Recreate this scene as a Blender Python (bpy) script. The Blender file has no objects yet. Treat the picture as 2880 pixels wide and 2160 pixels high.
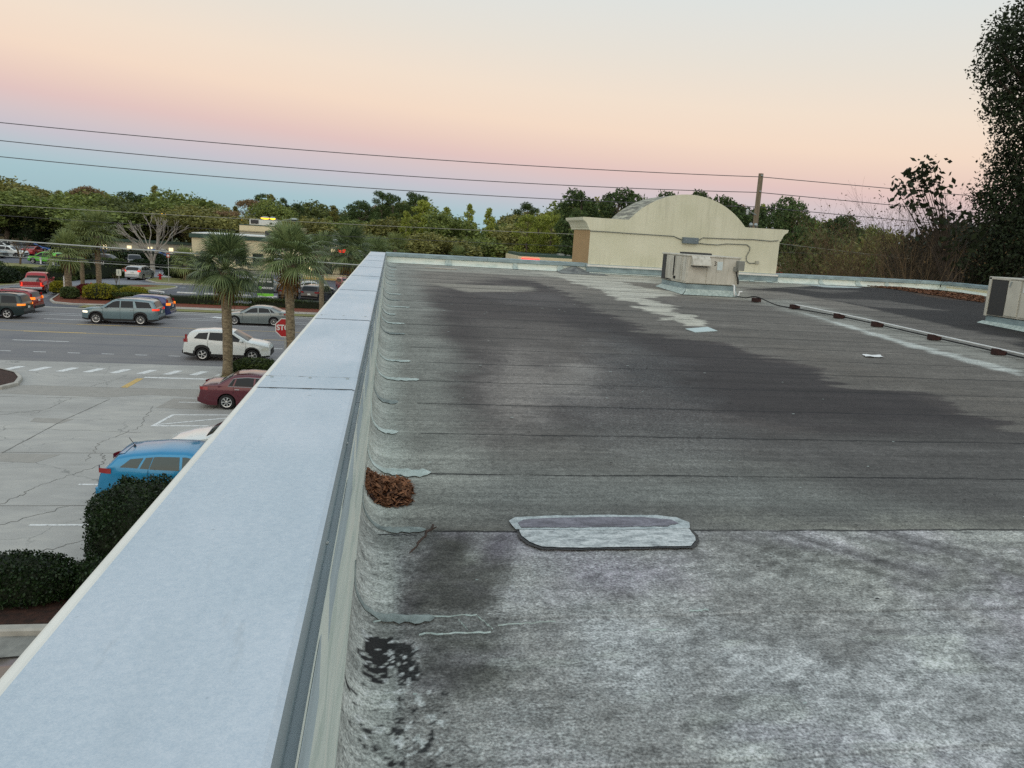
import bpy, math, random
import numpy as np
from mathutils import Vector, Matrix
PI = math.pi
random.seed(7)
rng = np.random.default_rng(11)
C = bpy.context.scene.collection
# ------------------------------------------------------------------ camera
EYE = np.array([0., 0., 7.7]); YAW, PITCH, ROLL = math.radians(9.41842), math.radians(10.9392), math.radians(3.4)
FW = np.array([math.sin(YAW)*math.cos(PITCH), math.cos(YAW)*math.cos(PITCH), -math.sin(PITCH)])
_r = np.array([math.cos(YAW), -math.sin(YAW), 0.]); _u = np.cross(_r, FW)
RT = _r*math.cos(ROLL)+_u*math.sin(ROLL); UP = -_r*math.sin(ROLL)+_u*math.cos(ROLL)
cam = bpy.data.cameras.new('camera'); co = bpy.data.objects.new('camera', cam); C.objects.link(co)
cam.sensor_width = 36; cam.lens = 36*2163/2880; cam.clip_end = 3000; cam.clip_start = .05
co.matrix_world = Matrix(((RT[0], UP[0], -FW[0], 0), (RT[1], UP[1], -FW[1], 0), (RT[2], UP[2], -FW[2], 7.7), (0, 0, 0, 1)))
bpy.context.scene.camera = co
def ray(px, py): return FW+RT*(px-1440)/2163-UP*(py-1080)/2163     # survey helpers: where a sight line meets a surface
def gp(px, py, z=0.):
    d = ray(px, py); return EYE+d*((z-7.7)/d[2])
def at(px, py, Y):
    d = ray(px, py); return EYE+d*(Y/d[1])
RS = .032                                                          # the roof rises towards the street
def rz(Y): return 5.9+RS*Y
def rp(px, py, dz=0.):
    d = ray(px, py); return EYE+d*(-(1.8-dz)/(d[2]-RS*d[1]))
# ------------------------------------------------------------------ naming
def tag(o, label, cat, group=None, kind=None):
    if label: o['label'] = label
    if cat: o['category'] = cat
    if group: o['group'] = group
    if kind: o['kind'] = kind
    return o
def empty(name, loc, rot=0., label=None, cat=None, group=None):
    o = bpy.data.objects.new(name, None); C.objects.link(o); o.location = [float(v) for v in loc]; o.rotation_euler = (0, 0, rot); o.empty_display_size = .3
    return tag(o, label, cat, group)
def copy_tree(o, parent=None):
    c = o.copy(); C.objects.link(c)
    if parent is not None: c.parent = parent
    for ch in [x for x in C.objects if x.parent == o]: copy_tree(ch, c)
    return c
class MB:
    def __init__(s): s.v = []; s.f = []; s.m = []
    def add(s, vs, fs, mi=0):
        n = len(s.v); s.v += [tuple(float(c) for c in p) for p in vs]; s.f += [tuple(i+n for i in f) for f in fs]; s.m += [mi]*len(fs); return s
    def box(s, c, d, mi=0, rz=0., M=None):
        x, y, z = d[0]/2, d[1]/2, d[2]/2; ca, sa = math.cos(rz), math.sin(rz); vs = []
        for k in (-1, 1):
            for j in (-1, 1):
                for i in (-1, 1):
                    p = (i*x*ca-j*y*sa, i*x*sa+j*y*ca, k*z)
                    if M is not None: p = M @ Vector((i*x, j*y, k*z))
                    vs.append((p[0]+c[0], p[1]+c[1], p[2]+c[2]))
        return s.add(vs, [(0, 2, 3, 1), (4, 5, 7, 6), (0, 1, 5, 4), (2, 6, 7, 3), (0, 4, 6, 2), (1, 3, 7, 5)], mi)
    def prism(s, pts, z0, z1, mi=0):                                # outline in x,y extruded in z
        n = len(pts); zf0 = z0 if callable(z0) else (lambda x, y: z0); zf1 = z1 if callable(z1) else (lambda x, y: z1)
        vs = [(p[0], p[1], zf0(*p[:2])) for p in pts]+[(p[0], p[1], zf1(*p[:2])) for p in pts]
        return s.add(vs, [tuple(range(n-1, -1, -1)), tuple(range(n, 2*n))]+[(i, (i+1) % n, n+(i+1) % n, n+i) for i in range(n)], mi)
    def prism_y(s, pts, y0, y1, mi=0):                              # outline in x,z extruded in y
        n = len(pts); vs = [(p[0], y0, p[1]) for p in pts]+[(p[0], y1, p[1]) for p in pts]
        return s.add(vs, [tuple(range(n)), tuple(range(2*n-1, n-1, -1))]+[(i, n+i, n+(i+1) % n, (i+1) % n) for i in range(n)], mi)
    def sheet(s, pts, z, mi=0):
        zf = z if callable(z) else (lambda x, y: z)
        return s.add([(p[0], p[1], zf(p[0], p[1])) for p in pts], [tuple(range(len(pts)))], mi)
    def tube(s, path, r, n=8, mi=0, cap=True):
        P = [Vector([float(c) for c in p]) for p in path]; vs = []; fs = []; k = len(P)
        rr = r if hasattr(r, '__len__') else [r]*k
        t0 = (P[1]-P[0]).normalized(); a = t0.orthogonal().normalized()
        for i in range(k):
            t = ((P[min(i+1, k-1)]-P[i]).normalized()+(P[i]-P[max(i-1, 0)]).normalized())
            t = t.normalized() if t.length > 1e-6 else t0
            a = (a-t*a.dot(t)); a = a.normalized() if a.length > 1e-6 else t.orthogonal().normalized(); b = t.cross(a)
            for j in range(n):
                q = P[i]+(a*math.cos(2*PI*j/n)+b*math.sin(2*PI*j/n))*rr[i]; vs.append(q)
        for i in range(k-1):
            for j in range(n): fs.append((i*n+j, i*n+(j+1) % n, (i+1)*n+(j+1) % n, (i+1)*n+j))
        if cap: fs += [tuple(range(n-1, -1, -1)), tuple(range((k-1)*n, k*n))]
        return s.add(vs, fs, mi)
    def lathe(s, prof, c=(0, 0, 0), n=20, axis='z', mi=0):
        vs = []; fs = []; k = len(prof)
        for (r, h) in prof:
            for j in range(n):
                a = 2*PI*j/n; x, y = r*math.cos(a), r*math.sin(a)
                p = (x, y, h) if axis == 'z' else ((x, h, y) if axis == 'y' else (h, x, y))
                vs.append((p[0]+c[0], p[1]+c[1], p[2]+c[2]))
        for i in range(k-1):
            for j in range(n): fs.append((i*n+j, i*n+(j+1) % n, (i+1)*n+(j+1) % n, (i+1)*n+j))
        fs += [tuple(range(n-1, -1, -1)), tuple(range((k-1)*n, k*n))]
        return s.add(vs, fs, mi)
    def grid(s, P, mi=0, flip=False):                               # P: rows of points
        R, K = len(P), len(P[0]); vs = [p for r in P for p in r]
        fs = [((i*K+j), (i*K+j+1), ((i+1)*K+j+1), ((i+1)*K+j)) for i in range(R-1) for j in range(K-1)]
        if flip: fs = [f[::-1] for f in fs]
        return s.add(vs, fs, mi)
    def build(s, name, mats, parent=None, smooth=False, bevel=0., loc=None, fix=True):
        me = bpy.data.meshes.new(name); me.from_pydata(s.v, [], s.f)
        if not isinstance(mats, (list, tuple)): mats = [mats]
        for m in mats: me.materials.append(m)
        if len(mats) > 1: me.polygons.foreach_set('material_index', s.m)
        if fix:
            import bmesh
            bm = bmesh.new(); bm.from_mesh(me); bmesh.ops.recalc_face_normals(bm, faces=bm.faces); bm.to_mesh(me); bm.free()
        o = bpy.data.objects.new(name, me); C.objects.link(o)
        if parent is not None: o.parent = parent
        if loc is not None: o.location = [float(c) for c in loc]
        if smooth: me.shade_smooth()
        if bevel:
            b = o.modifiers.new('bevel', 'BEVEL'); b.width = bevel; b.segments = 2; b.limit_method = 'ANGLE'; b.angle_limit = .6
            for p in me.polygons: p.use_smooth = False
        me.update(); return o
def npmesh(name, V, F, mats, parent=None, smooth=False, mi=None, loc=None):   # V (n,3), F (m,k)
    me = bpy.data.meshes.new(name); V = np.asarray(V, np.float32); F = np.asarray(F, np.int32); k = F.shape[1]
    me.vertices.add(len(V)); me.vertices.foreach_set('co', V.ravel()); me.loops.add(F.size); me.loops.foreach_set('vertex_index', F.ravel())
    me.polygons.add(len(F)); me.polygons.foreach_set('loop_start', np.arange(0, F.size, k, dtype=np.int32))
    if not isinstance(mats, (list, tuple)): mats = [mats]
    for m in mats: me.materials.append(m)
    if mi is not None: me.polygons.foreach_set('material_index', np.asarray(mi, np.int32))
    me.update(calc_edges=True); me.validate()
    if smooth: me.shade_smooth()
    o = bpy.data.objects.new(name, me); C.objects.link(o)
    if parent is not None: o.parent = parent
    if loc is not None: o.location = [float(c) for c in loc]
    return o
def text_mesh(name, txt, size, mat, parent, M, depth=.004, bold=0., align='CENTER', sx=1.):
    cu = bpy.data.curves.new(name, 'FONT'); cu.body = txt; cu.size = size; cu.align_x = align; cu.align_y = 'CENTER'; cu.extrude = depth; cu.offset = bold
    t = bpy.data.objects.new('tmp', cu); C.objects.link(t); dg = bpy.context.evaluated_depsgraph_get(); dg.update()
    me = bpy.data.meshes.new_from_object(t.evaluated_get(dg)); bpy.data.objects.remove(t); me.materials.clear(); me.materials.append(mat); me.name = name
    me.transform(M @ Matrix.Diagonal((sx, 1, 1, 1)))
    o = bpy.data.objects.new(name, me); C.objects.link(o); o.parent = parent; return o
FACE_NEG_Y = Matrix.Rotation(PI/2, 4, 'X')                          # text standing up, read from -Y
# ------------------------------------------------------------------ materials
def srgb(h):
    h = h.lstrip('#'); v = [int(h[i:i+2], 16)/255 for i in (0, 2, 4)]
    return tuple(((c+.055)/1.055)**2.4 if c > .04045 else c/12.92 for c in v)
class NT:
    def __init__(s, name):
        s.m = bpy.data.materials.new(name); s.m.use_nodes = True; s.t = s.m.node_tree; s.n = s.t.nodes; s.l = s.t.links; s.b = s.n['Principled BSDF']
    def node(s, ty, **kw):
        n = s.n.new(ty)
        for k, v in kw.items():
            if k in n.inputs.keys(): s.put(n, k, v)
            else: setattr(n, k, v)
        return n
    def put(s, n, k, v):
        if hasattr(v, 'is_output') or v.__class__.__name__.startswith('NodeSocket'): s.l.new(v, n.inputs[k])
        else: n.inputs[k].default_value = v
    def co(s, scale=(1, 1, 1), kind='Object'):
        tc = s.n.new('ShaderNodeTexCoord'); mp = s.n.new('ShaderNodeMapping'); mp.inputs['Scale'].default_value = scale; s.l.new(tc.outputs[kind], mp.inputs['Vector']); return mp.outputs[0]
    def noise(s, vec, scale=5., detail=4., rough=.55, dist=0.):
        n = s.n.new('ShaderNodeTexNoise'); s.l.new(vec, n.inputs['Vector']); n.inputs['Scale'].default_value = scale; n.inputs['Detail'].default_value = detail; n.inputs['Roughness'].default_value = rough; n.inputs['Distortion'].default_value = dist; return n.outputs['Fac']
    def ramp(s, fac, stops, interp='LINEAR'):
        n = s.n.new('ShaderNodeValToRGB'); s.l.new(fac, n.inputs[0]); e = n.color_ramp; e.interpolation = interp
        while len(e.elements) < len(stops): e.elements.new(.5)
        for el, (p, c) in zip(e.elements, stops):
            el.position = p; c = c if hasattr(c, '__len__') else (c, c, c); el.color = (*c[:3], 1)
        return n.outputs[0]
    def math(s, op, a, b=0., c=0., clamp=False):
        n = s.n.new('ShaderNodeMath'); n.operation = op; n.use_clamp = clamp
        for i, v in enumerate((a, b, c)):
            if isinstance(v, (int, float)): n.inputs[i].default_value = v
            else: s.l.new(v, n.inputs[i])
        return n.outputs[0]
    def mix(s, f, a, b, mode='MIX'):
        n = s.n.new('ShaderNodeMix'); n.data_type = 'RGBA'; n.blend_type = mode
        for i, v in ((0, f), (6, a), (7, b)):
            if isinstance(v, (int, float)): n.inputs[i].default_value = v
            elif isinstance(v, tuple): n.inputs[i].default_value = (*v[:3], 1)
            else: s.l.new(v, n.inputs[i])
        return n.outputs[2]
    def bump(s, h, strength=.3, dist=.01):
        n = s.n.new('ShaderNodeBump'); s.l.new(h, n.inputs['Height']); n.inputs['Strength'].default_value = strength; n.inputs['Distance'].default_value = dist; s.l.new(n.outputs[0], s.b.inputs['Normal'])
    def set(s, **kw):
        for k, v in kw.items():
            k = k.replace('_', ' ')
            if isinstance(v, tuple) and len(v) == 3: v = (*v, 1)
            s.put(s.b, k, v)
        return s.m
def mat(name, col, rough=.6, var=.12, scale=4., metal=0., bump=0., coat=0., stretch=(1, 1, 1), spec=.5, bscale=None, col2=None):
    t = NT(name); c = srgb(col) if isinstance(col, str) else col; v = t.co(stretch)
    c2 = srgb(col2) if col2 else tuple(x*(1-var) for x in c); f = t.noise(v, scale, 5)
    base = t.ramp(f, [(.3, c2), (.7, tuple(min(x*(1+var), .95) for x in c))])
    t.set(Base_Color=base, Roughness=rough, Metallic=metal, Coat_Weight=coat); t.b.inputs['Specular IOR Level'].default_value = spec
    if bump: t.bump(t.noise(v, bscale or scale*8, 4), bump, .02)
    return t.m
def leafmat(name, c1, c2, trans=.25, rough=.6, cscale=.5):
    t = NT(name); g = t.n.new('ShaderNodeNewGeometry'); oi = t.n.new('ShaderNodeObjectInfo')
    f = t.noise(t.co(), cscale, 2); k = t.math('ADD', t.math('MULTIPLY', g.outputs['Random Per Island'], .6), t.math('MULTIPLY', f, .5))
    k = t.math('ADD', k, t.math('MULTIPLY', t.math('SUBTRACT', oi.outputs['Random'], .5), .25))
    a, b = (srgb(x) if isinstance(x, str) else x for x in (c1, c2))
    base = t.ramp(k, [(.15, a), (.85, b)])
    t.set(Base_Color=base, Roughness=rough); t.b.inputs['Specular IOR Level'].default_value = .25
    tr = t.n.new('ShaderNodeBsdfTranslucent'); t.l.new(base, tr.inputs[0]); mx = t.n.new('ShaderNodeMixShader'); mx.inputs[0].default_value = trans
    t.l.new(t.b.outputs[0], mx.inputs[1]); t.l.new(tr.outputs[0], mx.inputs[2]); t.l.new(mx.outputs[0], t.n['Material Output'].inputs[0]); return t.m
def emis(name, col, strength):
    t = NT(name); c = srgb(col); return t.set(Base_Color=c, Emission_Color=c, Emission_Strength=strength, Roughness=.4)
# ------------------------------------------------------------------ sky, light
w = bpy.data.worlds.new('World'); bpy.context.scene.world = w; w.use_nodes = True; nt = w.node_tree; N = nt.nodes; L = nt.links
bg = N['Background']; tc = N.new('ShaderNodeTexCoord'); vm = N.new('ShaderNodeVectorMath'); vm.operation = 'NORMALIZE'; L.new(tc.outputs['Generated'], vm.inputs[0])
dp = N.new('ShaderNodeVectorMath'); dp.operation = 'DOT_PRODUCT'; L.new(vm.outputs[0], dp.inputs[0]); dp.inputs[1].default_value = Vector((.055, -.0, 1)).normalized()
asn = N.new('ShaderNodeMath'); asn.operation = 'ARCSINE'; L.new(dp.outputs['Value'], asn.inputs[0])
mr = N.new('ShaderNodeMapRange'); L.new(asn.outputs[0], mr.inputs['Value']); mr.inputs['From Min'].default_value = 0; mr.inputs['From Max'].default_value = math.radians(90)
cr = N.new('ShaderNodeValToRGB'); L.new(mr.outputs[0], cr.inputs[0]); E = cr.color_ramp; E.interpolation = 'EASE'
SKY = [(0, '#A0BDC5'), (1.3, '#A4C2CA'), (2.3, '#B3C3CC'), (3.5, '#C6C1CA'), (4.5, '#D2C3C6'), (5.7, '#E0C3BF'), (6.8, '#E9CDC0'), (8.3, '#F2D9C5'), (10.5, '#F0DECC'), (13.5, '#E6DFD4'), (17, '#DDE0DD'), (20, '#D5DFE2'), (32, '#D2DFE6'), (55, '#D6E3EC'), (90, '#D2E1EE')]
while len(E.elements) < len(SKY): E.elements.new(.5)
for el, (d, c) in zip(E.elements, SKY): el.position = d/90; el.color = (*srgb(c), 1)
E.interpolation = 'LINEAR'
ns = N.new('ShaderNodeTexSky'); ns.sky_type = 'NISHITA'; ns.sun_disc = False; ns.sun_elevation = math.radians(2); ns.sun_rotation = math.radians(195); ns.altitude = 0
mul = N.new('ShaderNodeMix'); mul.data_type = 'RGBA'; mul.blend_type = 'ADD'; mul.inputs[0].default_value = 1
sc_ = N.new('ShaderNodeVectorMath'); sc_.operation = 'SCALE'; L.new(ns.outputs[0], sc_.inputs[0]); sc_.inputs['Scale'].default_value = .004
L.new(cr.outputs[0], mul.inputs[6]); L.new(sc_.outputs[0], mul.inputs[7]); L.new(mul.outputs[2], bg.inputs[0]); bg.inputs[1].default_value = .93
sun = bpy.data.lights.new('sun', 'SUN'); sun.energy = .8; sun.angle = math.radians(75); sun.color = (1, .86, .68)
so = bpy.data.objects.new('sun', sun); C.objects.link(so); so.rotation_euler = Vector((math.sin(math.radians(15)), math.cos(math.radians(15)), -.32)).to_track_quat('-Z', 'Y').to_euler(); so.location = (0, -20, 30)
vs_ = bpy.context.scene.view_settings; vs_.view_transform = 'Standard'; vs_.look = 'None'; vs_.exposure = .12; vs_.gamma = 1; vs_.use_curve_mapping = False
bpy.context.scene.cycles.use_denoising = False
# ------------------------------------------------------------------ shared materials
def asphalt(name, c, c2):
    t = NT(name); v = t.co(); a = t.noise(v, .35, 4); g = t.noise(v, 38, 2); st = t.noise(t.co((.06, 1.2, 1)), 1.3, 4)
    b = t.ramp(t.math('ADD', t.math('MULTIPLY', a, .5), t.math('MULTIPLY', st, .5)), [(.35, srgb(c)), (.65, srgb(c2))])
    b = t.mix(.5, b, t.ramp(g, [(.3, .35), (.7, .65)]), 'OVERLAY'); t.set(Base_Color=b, Roughness=.85); t.bump(g, .2, .01); return t.m
m_asph = asphalt('road_asphalt', '#6E6E72', '#83817F'); m_asph2 = asphalt('lot_asphalt', '#505258', '#656870'); m_asph3 = asphalt('drive_asphalt', '#74777D', '#8A8D91')
t = NT('lot_concrete'); v = t.co(); a = t.noise(v, .22, 5, .6, .6); g = t.noise(v, 30, 3); st = t.noise(t.co((.5, 1.6, 1)), 1.0, 5, .6, 1.2)
b = t.ramp(t.math('ADD', t.math('MULTIPLY', a, .6), t.math('MULTIPLY', st, .4)), [(.36, srgb('#9D9C97')), (.5, srgb('#ABAAA5')), (.66, srgb('#BDBBB3'))])
vo = t.n.new('ShaderNodeTexVoronoi'); vo.feature = 'DISTANCE_TO_EDGE'; vo.inputs['Scale'].default_value = .2
nz = t.n.new('ShaderNodeTexNoise'); t.l.new(v, nz.inputs['Vector']); nz.inputs['Scale'].default_value = .9; nz.inputs['Detail'].default_value = 6
wv = t.n.new('ShaderNodeVectorMath'); wv.operation = 'SCALE'; wv.inputs['Scale'].default_value = 1.6; t.l.new(nz.outputs['Color'], wv.inputs[0]); wa = t.n.new('ShaderNodeVectorMath'); t.l.new(v, wa.inputs[0]); t.l.new(wv.outputs[0], wa.inputs[1]); t.l.new(wa.outputs[0], vo.inputs['Vector'])
ck = t.math('MULTIPLY', t.ramp(vo.outputs['Distance'], [(.0, 1), (.006, .0)]), t.ramp(t.noise(v, .3, 2), [(.42, 0), (.55, .65)]))
b = t.mix(ck, b, srgb('#5C605E')); b = t.mix(.45, b, t.ramp(g, [(.3, .38), (.7, .62)]), 'OVERLAY'); t.set(Base_Color=b, Roughness=.85); t.bump(g, .15, .01); m_conc = t.m
m_concd = mat('concrete_patch', '#9E9B94', .85, .08, 3); m_kerb = mat('kerb_concrete', '#B0ADA4', .85, .15, 3); m_crack = mat('crack_sealant', '#74726D', .8, .2, 3)
def paint(name, c, base):
    t = NT(name); v = t.co(); f = t.ramp(t.noise(v, 9, 5, .7), [(.36, 0), (.5, 1)]); return t.set(Base_Color=t.mix(f, srgb(base), srgb(c)), Roughness=.7)
m_white = paint('line_white', '#E6E8E6', '#A8A9A8'); m_yellow = paint('line_yellow', '#D3B268', '#96896A')
m_wpaint = mat('white_paint', '#E4E6E4', .5, .05, 3)
m_grass = mat('grass_ground', '#6C7440', .9, .3, 1.2, bump=.4, col2='#82764A'); m_mulch = mat('red_mulch', '#7A3B22', .9, .4, 7, bump=.6, col2='#46200F', bscale=30)
m_dirt = mat('dark_mulch', '#3C241A', .9, .4, 8, bump=.6, bscale=30, col2='#1E120D'); m_earth = mat('earth', '#56603A', .95, .3, .2)
m_bark = mat('palm_bark', '#8A7D66', .9, .3, 6, bump=.6, stretch=(1, 1, 2.2), bscale=14, col2='#54493A'); m_tbark = mat('tree_bark', '#6B6156', .9, .3, 3, bump=.5, stretch=(1, 1, .4)); m_bark2 = mat('pale_bark', '#9B948A', .9, .25, 3, stretch=(1, 1, .4))
m_boot = mat('palm_boot', '#8C7A62', .9, .4, 9, col2='#3E3026'); m_boot2 = mat('palm_boot_grey', '#B9AE98', .9, .25, 6)
m_frond = leafmat('palm_frond', '#2E4028', '#8A9A68', .25, .4, .8); m_frond2 = leafmat('palm_frond_far', '#47562F', '#8F9A62', .2, .5, .6); m_dead = leafmat('dead_frond', '#3A2412', '#8A6A38', .2, .8, .8)
lf = {}
for k, a, b in [('olive', '#454B22', '#9C9A5A'), ('dark', '#323C1E', '#727C46'), ('green', '#42522A', '#8F9C54'), ('rust', '#64503A', '#A58E6C'), ('drab', '#3A2E1E', '#6E5A3C'), ('lime', '#52611F', '#ABB455'), ('pine', '#24321C', '#5E7343'), ('black', '#10160D', '#2C361E'), ('big', '#0C120A', '#37452A')]:
    lf[k] = leafmat('leaves_'+k, a, b, .22, .6, .45)
m_hedge = leafmat('hedge_leaves', '#22301A', '#566636', .15, .5, 1.5); m_hedge2 = leafmat('clipped_leaves', '#101B10', '#2F4424', .1, .4, 2.5); m_lime = leafmat('golden_leaves', '#4A5A18', '#A09A2C', .2, .5, 1.5); m_redleaf = leafmat('red_leaves', '#4A1720', '#8E3A3C', .2, .5, 1.5)
m_core = mat('hedge_core', '#1A2412', .9, .3, 4); m_twig = mat('twig', '#64543F', .9, .2, 3); m_twigd = mat('twig_dark', '#3A3128', .9, .2, 3)
m_galv = mat('galvanised', '#9FA8A8', .45, .12, 6, metal=.6); m_black = mat('black_plastic', '#1C1D1E', .55, .1, 5); m_rubber = mat('tyre_rubber', '#1A1A1B', .85, .15, 8); m_dk = mat('dark_void', '#08080A', .9, .1, 3)
m_rim = mat('alloy', '#C9CCCC', .3, .05, 3, metal=.85); m_glass = None
t = NT('car_glass'); t.set(Base_Color=(.012, .016, .02), Roughness=.1); t.b.inputs['Specular IOR Level'].default_value = .28; m_glass = t.m
t = NT('car_glass_light'); t.set(Base_Color=(.075, .105, .105), Roughness=.1); t.b.inputs['Specular IOR Level'].default_value = .4; m_glass2 = t.m
m_head = mat('headlamp', '#DDE0DA', .15, .05, 3, metal=.3, coat=.5); m_headon = emis('headlamp_lit', '#FFF3D8', 1.1); m_tail = mat('taillamp', '#8E1518', .2, .1, 8, coat=.5); m_tailon = emis('taillamp_lit', '#E8341C', .9); m_ind = emis('indicator_lit', '#F08028', 1.1)
m_plate = mat('number_plate', '#D6D8D2', .4, .05, 5); m_chrome = mat('chrome', '#C4C8CA', .18, .05, 3, metal=.9)
# ------------------------------------------------------------------ ROOF SURFACE
def vnoise(x, y, seed=0):
    xi = np.floor(x).astype(np.int64); yi = np.floor(y).astype(np.int64); fx = x-xi; fy = y-yi
    def h(a, b):
        n = (a*374761393+b*668265263+seed*1442695041) & 0xffffffff; n = ((n ^ (n >> 13))*1274126177) & 0xffffffff; return ((n ^ (n >> 16)) & 0xffff)/65535.
    u = fx*fx*(3-2*fx); v_ = fy*fy*(3-2*fy)
    return (h(xi, yi)*(1-u)+h(xi+1, yi)*u)*(1-v_)+(h(xi, yi+1)*(1-u)+h(xi+1, yi+1)*u)*v_
def fbm(x, y, o=4, seed=0):
    s = 0; a = .5; t = 0
    for i in range(o): s = s+a*vnoise(x*2**i+17*i, y*2**i+31*i, seed+i); t += a; a *= .55
    return s/t-.5
def sdist(P, X, Y):
    P = np.asarray(P, float); n = len(P); d = np.full(X.shape, 1e9); ins = np.zeros(X.shape, bool)
    for i in range(n):
        a, b_ = P[i], P[(i+1) % n]; e = b_-a; wx, wy = X-a[0], Y-a[1]; t_ = np.clip((wx*e[0]+wy*e[1])/max(e@e, 1e-9), 0, 1)
        d = np.minimum(d, np.hypot(wx-e[0]*t_, wy-e[1]*t_)); c1 = (a[1] > Y) != (b_[1] > Y)
        with np.errstate(all='ignore'): xc = (b_[0]-a[0])*(Y-a[1])/(b_[1]-a[1]+1e-12)+a[0]
        ins ^= c1 & (X < xc)
    return np.where(ins, d, -d)
K = 2880/2212
def R2(pts): return [rp(x*K, y*K)[:2] for x, y in pts]
SEAM0, SEAMD = 4.12, .96
def prof(u):
    u = np.asarray(u, float); th = np.clip(-u/.15, 0, PI/2); x = np.where(u >= 0, .03+u, .03-.15*np.sin(th)); z = np.where(u >= 0, 0, .15*(1-np.cos(th)))
    ex = np.maximum(-u-.2356, 0); return x, z+ex
us = list(np.linspace(-.2356, 0, 14)); u = 0
while u < 19.6: u += max(.012, min(.075, .012+.005*u)); us.append(min(u, 19.62))
ys = []; y = -3.
while y < 24.02: ys.append(y); y += .06 if y < 1.8 else max(.012, min(.07, y*y/1800))
ys.append(24.02)
Ug, Yg = np.meshgrid(np.array(us), np.array(ys)); Xg, dZ = prof(Ug)
n1 = fbm(Xg*.9, Yg*2.2, 5, 3); n2 = fbm(Xg*.35, Yg*5., 4, 9); n3 = fbm(Xg*3, Yg*3, 5, 21); n4 = fbm(Xg*.15+5, Yg*.5, 3, 33)
course = np.floor((Yg-SEAM0+.012*np.sin(Xg*1.7))/SEAMD).astype(int); cr_ = np.random.default_rng(5).random(60)
off = np.array([cr_[c % 60] for c in range(-12, 30)]); ctone = off[np.clip(course+12, 0, 41)]
def col(h): return np.array(srgb(h))
nE = fbm(Xg*.45, Yg*6.5, 6, 12); nH = fbm(Xg*8, Yg*8, 5, 88)*.35; nS = fbm((Xg*.82+Yg*.57)*9, (Yg*.82-Xg*.57)*26, 4, 44); B = np.zeros(Xg.shape+(3,))+col('#62605B'); mott = np.zeros(Xg.shape)
def layer(pts, c, soft=.15, op=1., amp=.3, nz=None, ay=1.):
    global B
    nz_ = n1 if nz is None else nz
    d = sdist(pts, Xg, Yg*1.); m = np.clip((d+nz_*amp*2)/soft*.5+.5, 0, 1); m = m*m*(3-2*m)*op; B = B*(1-m[..., None])+col(c)*m[..., None]; return m
def layery(y0, y1, c, soft, op=1., amp=.3): return layer([(-3, y0), (30, y0), (30, y1), (-3, y1)], c, soft, op, amp)
layery(17.5, 24.5, '#75726B', 1.5, 1, .8); layery(21.8, 25, '#94958C', .6, 1, .5)
EDGE = [(1150, 606), (1200, 625), (1235, 641), (1270, 661), (1353, 692), (1394, 707), (1383, 715), (1435, 723), (1568, 743), (1646, 769), (1697, 774), (1769, 795), (1774, 815), (1810, 830), (1846, 843), (1969, 846), (2051, 866), (2212, 933), (2400, 1000)]
softv = np.where(Xg > .9+.11*Yg, .06, .6)
layer(R2([(900, 660), (930, 625), (1080, 600)]+EDGE+[(2400, 1150), (1900, 1030), (1500, 985), (1050, 960), (900, 900), (910, 760), (930, 700)]), '#403C3B', softv, 1, .5, nE)
layer(R2([(1180, 655), (1270, 668), (1353, 697), (1383, 718), (1435, 728), (1568, 748), (1646, 774), (1740, 795), (1810, 836), (1950, 852), (2212, 940), (2400, 1010), (1900, 960), (1500, 880), (1250, 760)]), '#322F30', np.where(Xg > .9+.13*Yg, .08, .9), .85, .5, nE)
layer(R2([(1000, 790), (1150, 740), (1290, 790), (1310, 850), (1180, 930), (1020, 960)]), '#74716E', .5, .5, .5, n3); layer(R2([(1050, 850), (1090, 790), (1120, 760), (1150, 790), (1190, 800), (1240, 770), (1290, 800), (1270, 850), (1180, 860), (1130, 915), (1080, 900)]), '#8B8883', .22, .6, .5, nH)
layer(R2([(1480, 690), (1700, 740), (1900, 800), (2100, 850), (2212, 880), (2212, 905), (2000, 835), (1820, 815), (1660, 745)]), '#5E5B55', .4, .7, .4, n2)
layer(R2([(1040, 690), (1220, 700), (1330, 760), (1190, 790), (1030, 745)]), '#6B6864', .5, .5, .6)
layer(R2([(930, 612), (1150, 618), (1160, 628), (1010, 632)]), '#8C8A80', .15, .8, .2); layer(R2([(1010, 632), (1200, 634), (1260, 665), (1120, 660)]), '#4E4C4C', .3, .7, .3)
# grey green near rows and the pale foot of the left wall
layery(4.12, 5.35, '#6B706D', .5, .9, .3); layery(5.0, 6.2, '#62635F', .7, .6, .4)
layer(R2([(1500, 930), (2300, 960), (2300, 1200), (1900, 1060)]), '#4C4C4B', .5, .8, .4)
layer([(-1, 4.05), (.55, 4.05), (.75, 8), (.6, 24), (-1, 24)], '#878B85', .3, .8, .3); layer([(-1, 4.05), (.1, 4.05), (.12, 24), (-1, 24)], '#A3ABA5', .15, .9, .08)
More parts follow.
